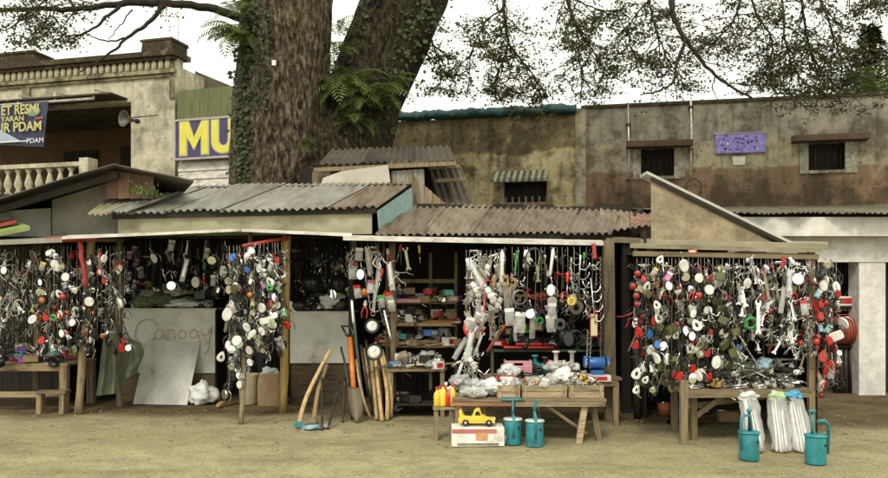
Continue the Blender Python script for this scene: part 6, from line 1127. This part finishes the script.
def footpump(px, py, lab, style, r=.086, h=.235, tall=.43, rz=0):
    t = thing('hand_pump', lab, 'hand pump', G(px, py), rz, 'teal hand pumps'); t.location.y += r * .8
    MB().lathe([(r * .98, 0), (r, .008), (r, h - .012), (r * .97, h)], 22).build('can', TEAL, t); MB().lathe([(r * 1.1, h + .001), (r * 1.12, h + .006), (r * 1.05, h + .016), (r * .3, h + .02)], 22).build('lid', (mat('pale_lid', [(.45, .52, .5), (.6, .64, .62)], rough=.4, scale=6) if style < 2 else TEAL), t)
    if style == 0: MB().tube([(0, 0, h), (0, 0, tall)], .014, 8).build('rod', TEAL, t); MB().tube([(-.11, 0, tall), (.11, 0, tall)], .013, 8).build('handle', TEAL, t); MB().tube([(0, -r * 1.02, .07), (0, -r * 1.02, h + .04), (0, -r * .6, h + .06)], .012, 8).build('spout', TEAL, t)
    elif style == 1: MB().tube([(0, 0, h), (0, 0, tall - .03), (.03, 0, tall), (.015, 0, tall + .02)], .017, 8).build('rod', TEAL, t); MB().tube([(0, -r * 1.02, .08), (0, -r * 1.02, h + .06), (-.01, -r * .7, h + .1)], .014, 8).build('spout', TEAL, t); MB().tube([(-.02, 0, tall - .08), (.035, 0, tall - .06), (.045, 0, tall - .16)], .01, 8).build('handle', IRON, t)
    elif style == 2: MB().tube([(-r * .9, -.03, .1), (-r * .95, -.03, h + .12), (-r * .6, -.03, h + .16), (-.0, -.02, h + .155), (.02, 0, h)], .014, 8).build('spout', TEAL, t); MB().tube([(0, 0, h), (0, 0, tall)], .011, 8).build('rod', IRON, t); MB().ell((0, 0, tall), (.022, .022, .022)).build('handle', TEAL, t)
    else: MB().tube([(r * 1.0, -.03, .09), (r * 1.12, -.03, h + .1), (r * .7, -.03, h + .14), (r * .0, -.03, h + .13)], .016, 8).build('spout', TEAL, t); MB().tube([(-.03, 0, h), (-.03, 0, tall + .02)], .014, 8).build('rod', TEAL, t); MB().lathe([(.03, tall + .01), (.032, tall + .03), (.02, tall + .035)], 10, 0, T(-.03)).build('handle', TEAL, t)
    MB().ell((r * .55, -r * .86, h * .72), (.014, .008, .014)).build('rivet', IRON, t)
footpump(513.5, 445, 'teal hand pump with a straight T handle below the crates', 0); footpump(535.5, 447, 'teal hand pump with a hooked rod below the crates', 1); footpump(752, 461, 'teal hand pump with a bent side pipe before the wrapped bundles', 2); footpump(819.5, 465, 'teal hand pump with an arched pipe by the end post', 3, .088)

# ------------------------------------------------------------------ mirror rail stall
t = thing('rail_table', 'rough wooden table heaped with metal parts below the mirror rail', 'table', (2.97, 8.25, 0)); w2 = .66
for i in range(5): MB().ext((-w2, -.45 + i * .18, .5), (w2 - .01, -.45 + i * .18 + .174, .525), jit=.003).build('top_plank', WOODX, t)
MB().ext((-w2 - .02, -.475, .455), (w2 - .05, -.453, .518), jit=.003).build('apron', WOODX, t); MB().bar((-w2 + .03, -.44, -.02), (-w2 + .03, -.45, .62), .07, .07).build('leg', WOOD, t)
for a, b in (((-w2 + .18, .4, -.02), (-w2 + .18, .4, .5)), ((w2 - .1, .4, -.02), (w2 - .1, .4, .5)), ((-w2 + .2, -.2, -.02), (-w2 + .2, -.2, .5))): MB().bar(a, b, .06, .06).build('leg', WOOD, t)
MB().bar((-w2 + .05, -.3, .34), (w2 - .1, .38, .36), .03, .05).build('stretcher', WOOD, t); MB().bar((-w2 + .18, -.2, .2), (-w2 + .55, -.25, .49), .03, .05).build('brace', WOOD, t)
heap(2.45, 3.55, 7.88, 8.6, .527, 150, [('lus', 8), ('luc', 10), ('ccl', 9), ('wr', 5), ('lud', 4), ('bgc', 1), ('ch', 5), ('sp', 2), ('cbl', 2), ('bxc', 2), ('lub', 1), ('cog', 3), ('wrl', 3)], 'on the rough table below the mirror rail', 111, 1.05, .2)
put('bgo', (3.05, 8.3, .6), (0, .2, .5), 1.3, label='olive bundle in the middle of the metal parts table'); put('bgb', (3.28, 8.2, .68), (0, 0, .3), (.9, .9, 1.3), label='blue plastic bundle among the metal parts')
t = thing('parts_rack', 'small metal rack with two white round knobs behind the metal parts', 'rack', (3.52, 8.35, .53))
for q in range(4): MB().box((0, 0, .1 + q * .15), (.36, .12, .016)).build('tray', STEEL, t)
for s in (-1, 1): MB().box((s * .17, .05, .3), (.02, .02, .6)).build('upright', IRON, t); MB().ell((s * .05 + .02, -.08, .18), (.03, .02, .03)).build('knob', WHITEP, t)
KD1 = [('m_ws', 4), ('m_wh', 3), ('chk', 4), ('ch', 2), ('lv', 3), ('cob', 3), ('m_bb', 7), ('m_ol', 6), ('m_rd', 3), ('m_bk', 4), ('m_ch', 2), ('m_bl', 1), ('lv', 2), ('lvk', 3), ('m_br', 2), ('tl', 2), ('m_bq', 2), ('pkw', 2), ('tnk', 6), ('tng', 4), ('tnr', 1.5), ('wb1', 3), ('wb2', 2), ('lvb', 4), ('lkb', 5), ('bls', 2)]
strands(636, 736, 27, 258, lambda f: 375 + (8 if f < .3 else 0), 8.0, KD1, PD, 121, (7.5, 11), 1, .04)
strands(640, 734, 15, 259, 365, 8.25, [('m_bb', 6), ('m_ol', 6), ('m_bk', 2), ('lvk', 3), ('tnk', 5), ('lkb', 5)], PD, 122, (11, 16), 1, .04, cords=False)
for x, y, k, s in ((665, 251, 'm_ws', .9), (681, 252, 'm_wh', 1.2), (695, 267, 'm_wr', .95), (650, 276, 'm_ws', 1), (667, 276, 'm_wh', 1), (714, 279, 'm_wr', 1.15), (688, 298, 'm_wh', 1), (706, 300, 'm_wr', .9), (652, 295, 'm_ws', .9), (652, 308, 'm_ws', .9), (690, 312, 'm_ws', 1.3), (697, 305, 'm_wh', .9), (719, 348, 'm_wh', 1.2), (641, 360, 'm_ws', 1), (640, 380, 'm_ws', 1), (651, 372, 'm_ws', .95), (637, 268, 'tl', 1), (643, 270, 'm_rd', .8), (636, 280, 'tl', 1.1), (637, 290, 'tl', 1.1), (637, 299, 'tl', 1), (712, 270, 'm_rd', .9), (680, 286, 'grr', 1), (694, 288, 'plr', 1), (638, 320, 'm_rd', 1), (639, 334, 'm_rd', 1), (690, 358, 'm_rd', 1.2), (685, 366, 'm_rd', 1), (713, 325, 'm_rd', .8), (713, 345, 'm_rd', .9), (714, 367, 'm_rd', 1), (652, 322, 'm_bl', 1), (655, 333, 'm_bl', .9), (725, 298, 'm_ol', 1.3), (728, 310, 'm_ol', 1.2), (722, 334, 'm_ol', 1.2), (731, 340, 'm_ol', 1.3), (733, 322, 'm_ol', 1.2), (700, 336, 'm_ol', 1), (668, 328, 'm_ol', 1.1), (664, 318, 'm_ol', 1), (693, 253, 'bxr', .8), (656, 268, 'pky', 1), (676, 316, 'm_rd', .9), (672, 325, 'm_wh', .8), (656, 340, 'm_wh', .9)): hang(x, y, 7.86, k, PD, s * rnd.uniform(.58, .86), roll=34, yaw=34)
PD2 = 'hanging on the rail over the metal parts'
strands(738, 812, 18, 259, lambda f: 350 - 10 * math.sin(f * 4), 8.0, [('wr', 6), ('lv', 5), ('ch', 6), ('wb1', 7), ('wb2', 7), ('lvb', 6), ('pkw', 2), ('lvk', 2), ('sp', 2), ('cog', 2), ('plk', 2), ('sg', 2), ('luc', 3), ('plr', 1), ('gr', 2), ('chk', 3), ('pkr', 1), ('tl', 1), ('cob', 2), ('tnk', 6), ('tng', 4), ('tnr', 1.5), ('wb1', 3), ('wb2', 2), ('lvb', 4), ('lkb', 5), ('bls', 2)], PD2, 123, (6.5, 9.5), 1.12, .03)
for x, y, k, s in ((741, 285, 'wb2', 1.3), (738, 280, 'wrl', 1), (743, 300, 'wb1', 1.3), (738, 322, 'wr', 1), (748, 272, 'm_wh', .8), (757, 268, 'lv', 1.5), (763, 268, 'wrl', 1), (760, 285, 'wb2', 1.2), (757, 300, 'wrl', 1), (754, 255, 'ch', 1.2), (772, 275, 'sp', 1.1), (776, 282, 'wrl', .8), (783, 285, 'pkl', .7), (782, 256, 'grr', 1), (789, 268, 'pkl', .8), (797, 262, 'm_br', 1), (800, 272, 'lv', 1.3), (790, 300, 'wr', 1), (795, 286, 'plr', 1), (803, 300, 'pkr', 1), (746, 290, 'cob', 1), (750, 318, 'tpg', 1.2)): hang(x, y, 7.86, k, PD2, s, yaw=14)
strands(817, 838, 6, 258, lambda f: 395 - 15 * f, 8.0, [('m_rd', 5), ('m_wh', 2), ('tl', 3), ('m_ws', 2), ('pkr', 1), ('lvk', 2), ('m_bb', 2), ('ch', 1), ('tnk', 6), ('tng', 4), ('tnr', 1.5), ('wb1', 3), ('wb2', 2), ('lvb', 4), ('lkb', 5), ('bls', 2)], PE, 131, (7, 10), 1, .05)
for x, y, k, s in ((822, 256, 'm_ch', 1), (830, 258, 'wb1', .9), (817, 275, 'm_wh', .9), (822, 272, 'm_rd', 1), (834, 285, 'm_rd', 1), (826, 290, 'm_rd', 1.1), (818, 296, 'm_rd', 1.1), (823, 305, 'm_rd', 1), (829, 325, 'm_wq', 1.1), (817, 336, 'tl', 1.2), (825, 330, 'm_rd', 1), (836, 345, 'm_ch', .9), (827, 355, 'm_rd', .9), (831, 368, 'pkr', 1.1), (827, 382, 'cor', .6), (826, 360, 'il', 1)): hang(x, y, 7.86, k, PE, s * rnd.uniform(.58, .86), roll=34, yaw=34)
# wrapped bundles leaning on the table
PINKC = mat('pink_and_white_contents', [(.75, .73, .7), (.8, .78, .75), (.7, .42, .36)], scale=7, stretch=(3, 3, .5), vary=.1)
for i, (xb, yb_, xt, yt_, cap_, lab) in enumerate(((757, 454, 747, 397, GREENP, 'tall film-wrapped bundle with green top beside a teal pump'), (782, 452, 776, 397, GREENP, 'film-wrapped bundle with pale green top, middle of the three'), (804, 455, 793, 397, BLUEP, 'film-wrapped bundle with bright blue top next to the end post'))):
    b, tp = G(xb, yb_), P(xt, yt_, 7.78); b.y = min(b.y, 7.6); b = Vector(((xb - 444) / F * 7.4, 7.4, 0)); t = thing('wrapped_bundle', lab, 'bundle', b, 0, 'film-wrapped bundles'); d = tp - b
    def fb(u, v, k=1, i=i): a = u * 2 * math.pi; r_ = (.072 + .016 * math.sin(v * 3.1) + .025 * noise.noise(Vector((math.cos(a) * 1.5, math.sin(a) * 1.5, v * 5 + i * 7)))) * k * (1 if 0 < v < 1 else .5); return (d.x * v + r_ * math.cos(a) * 1.15, d.y * v + r_ * .8 * math.sin(a), d.z * v + .004)
    for q in range(11):
        a, k = q * 2.4, .02 + .05 * math.sqrt(q / 13); MB().tube([(k * math.cos(a) * (1.1 - .3 * v) + d.x * v + rnd.uniform(-.006, .006), k * .7 * math.sin(a) + d.y * v, d.z * v + .006 + (rnd.uniform(-.05, .02) if v == 1 else 0)) for v in (0, .35, .7, 1)], .011, 6).build('rod', (PINKC, STEEL, CHROME, WHITEP)[q % 4], t)
    MB().grid(fb, 28, 24).build('film', CLEAR, t)
    crumple(.2, .1, .09, 20 + i).build('film_top', (BAGW, mat('pale_green_film', [(.3, .45, .2), (.5, .6, .38)], rough=.35, scale=7), mat('bright_blue_film', [(.05, .32, .55), (.1, .45, .65)], rough=.35, scale=7))[i], t, loc=d - Vector((0, 0, .03)))
t = thing('enamel_mug', 'small white mug on the ground beneath the metal parts table', 'mug', G(721, 418)); MB().lathe([(.04, 0), (.043, .005), (.045, .09), (.04, .09), (.038, .01)], 16).build('cup', WHITEP, t); MB().torus(.025, .006, 12, 5, 0, T(.06, 0, .045)).build('handle', WHITEP, t)
for i in range(7): put(rnd.choice(('bxk', 'bxc', 'lud', 'bgk', 'tin', 'cbl')), (rnd.uniform(2.6, 3.6), rnd.uniform(8.9, 9.8), 0), (0, 0, i), 1.5, 'on the ground under the mirror rail stall', 'goods on the ground under the mirror rail stall')
# inside the pillar shop
t = thing('cable_drum', 'drum of red-brown cable inside the white pillar shop', 'drum', P(845, 344, 11.75)); 
for q in range(11): MB().torus(.19, .021, 20, 6, 0, T(-.21 + q * .042, 0, .2, 0, 0, 90)).build('cable_turn', mat('red_brown_cable', [(.26, .05, .035), (.38, .09, .06)], rough=.4, scale=6, vary=.2), t)
for s in (-1, 1): MB().lathe([(.23, -.01), (.23, .01)], 20, 0, T(s * .25, 0, .2, 0, 90)).build('flange', DARKW, t)
t = thing('shop_shelf', 'shelf board with a white box inside the white pillar shop', 'shelf', (P(843, 0, 11.9).x, 11.95, 0))
for y in (306, 345): MB().box((0, 0, P(0, y, 11.8).z - .015), (.62, .5, .03)).build('shelf_board', DARKW, t)
for s in (-1, 1): MB().box((s * .3, .2, 1), (.04, .04, 2)).build('upright', DARKW, t)
put('bxw', P(845, 305.5, 11.8), (0, 0, 0), (3, 2, 1.7), label='large white box on the shelf inside the pillar shop')
for q in range(5): tag(MB().tube([(0, 0, 0), (.02, .05, .75)], .035, 9).build('dark_pipe', IRON, None, loc=(P(834 + q * 4.6, 0, 11.8).x, 11.72, 0)), 'dark pipe standing upright inside the white pillar shop', 'pipe', 'pipes in the pillar shop')
strands(828, 858, 6, 262, 290, 12.0, [('m_bb', 3), ('lvk', 3), ('ch', 2), ('cob', 2), ('lv', 2)], 'hanging inside the white pillar shop', 141, (10, 15), 1.3)
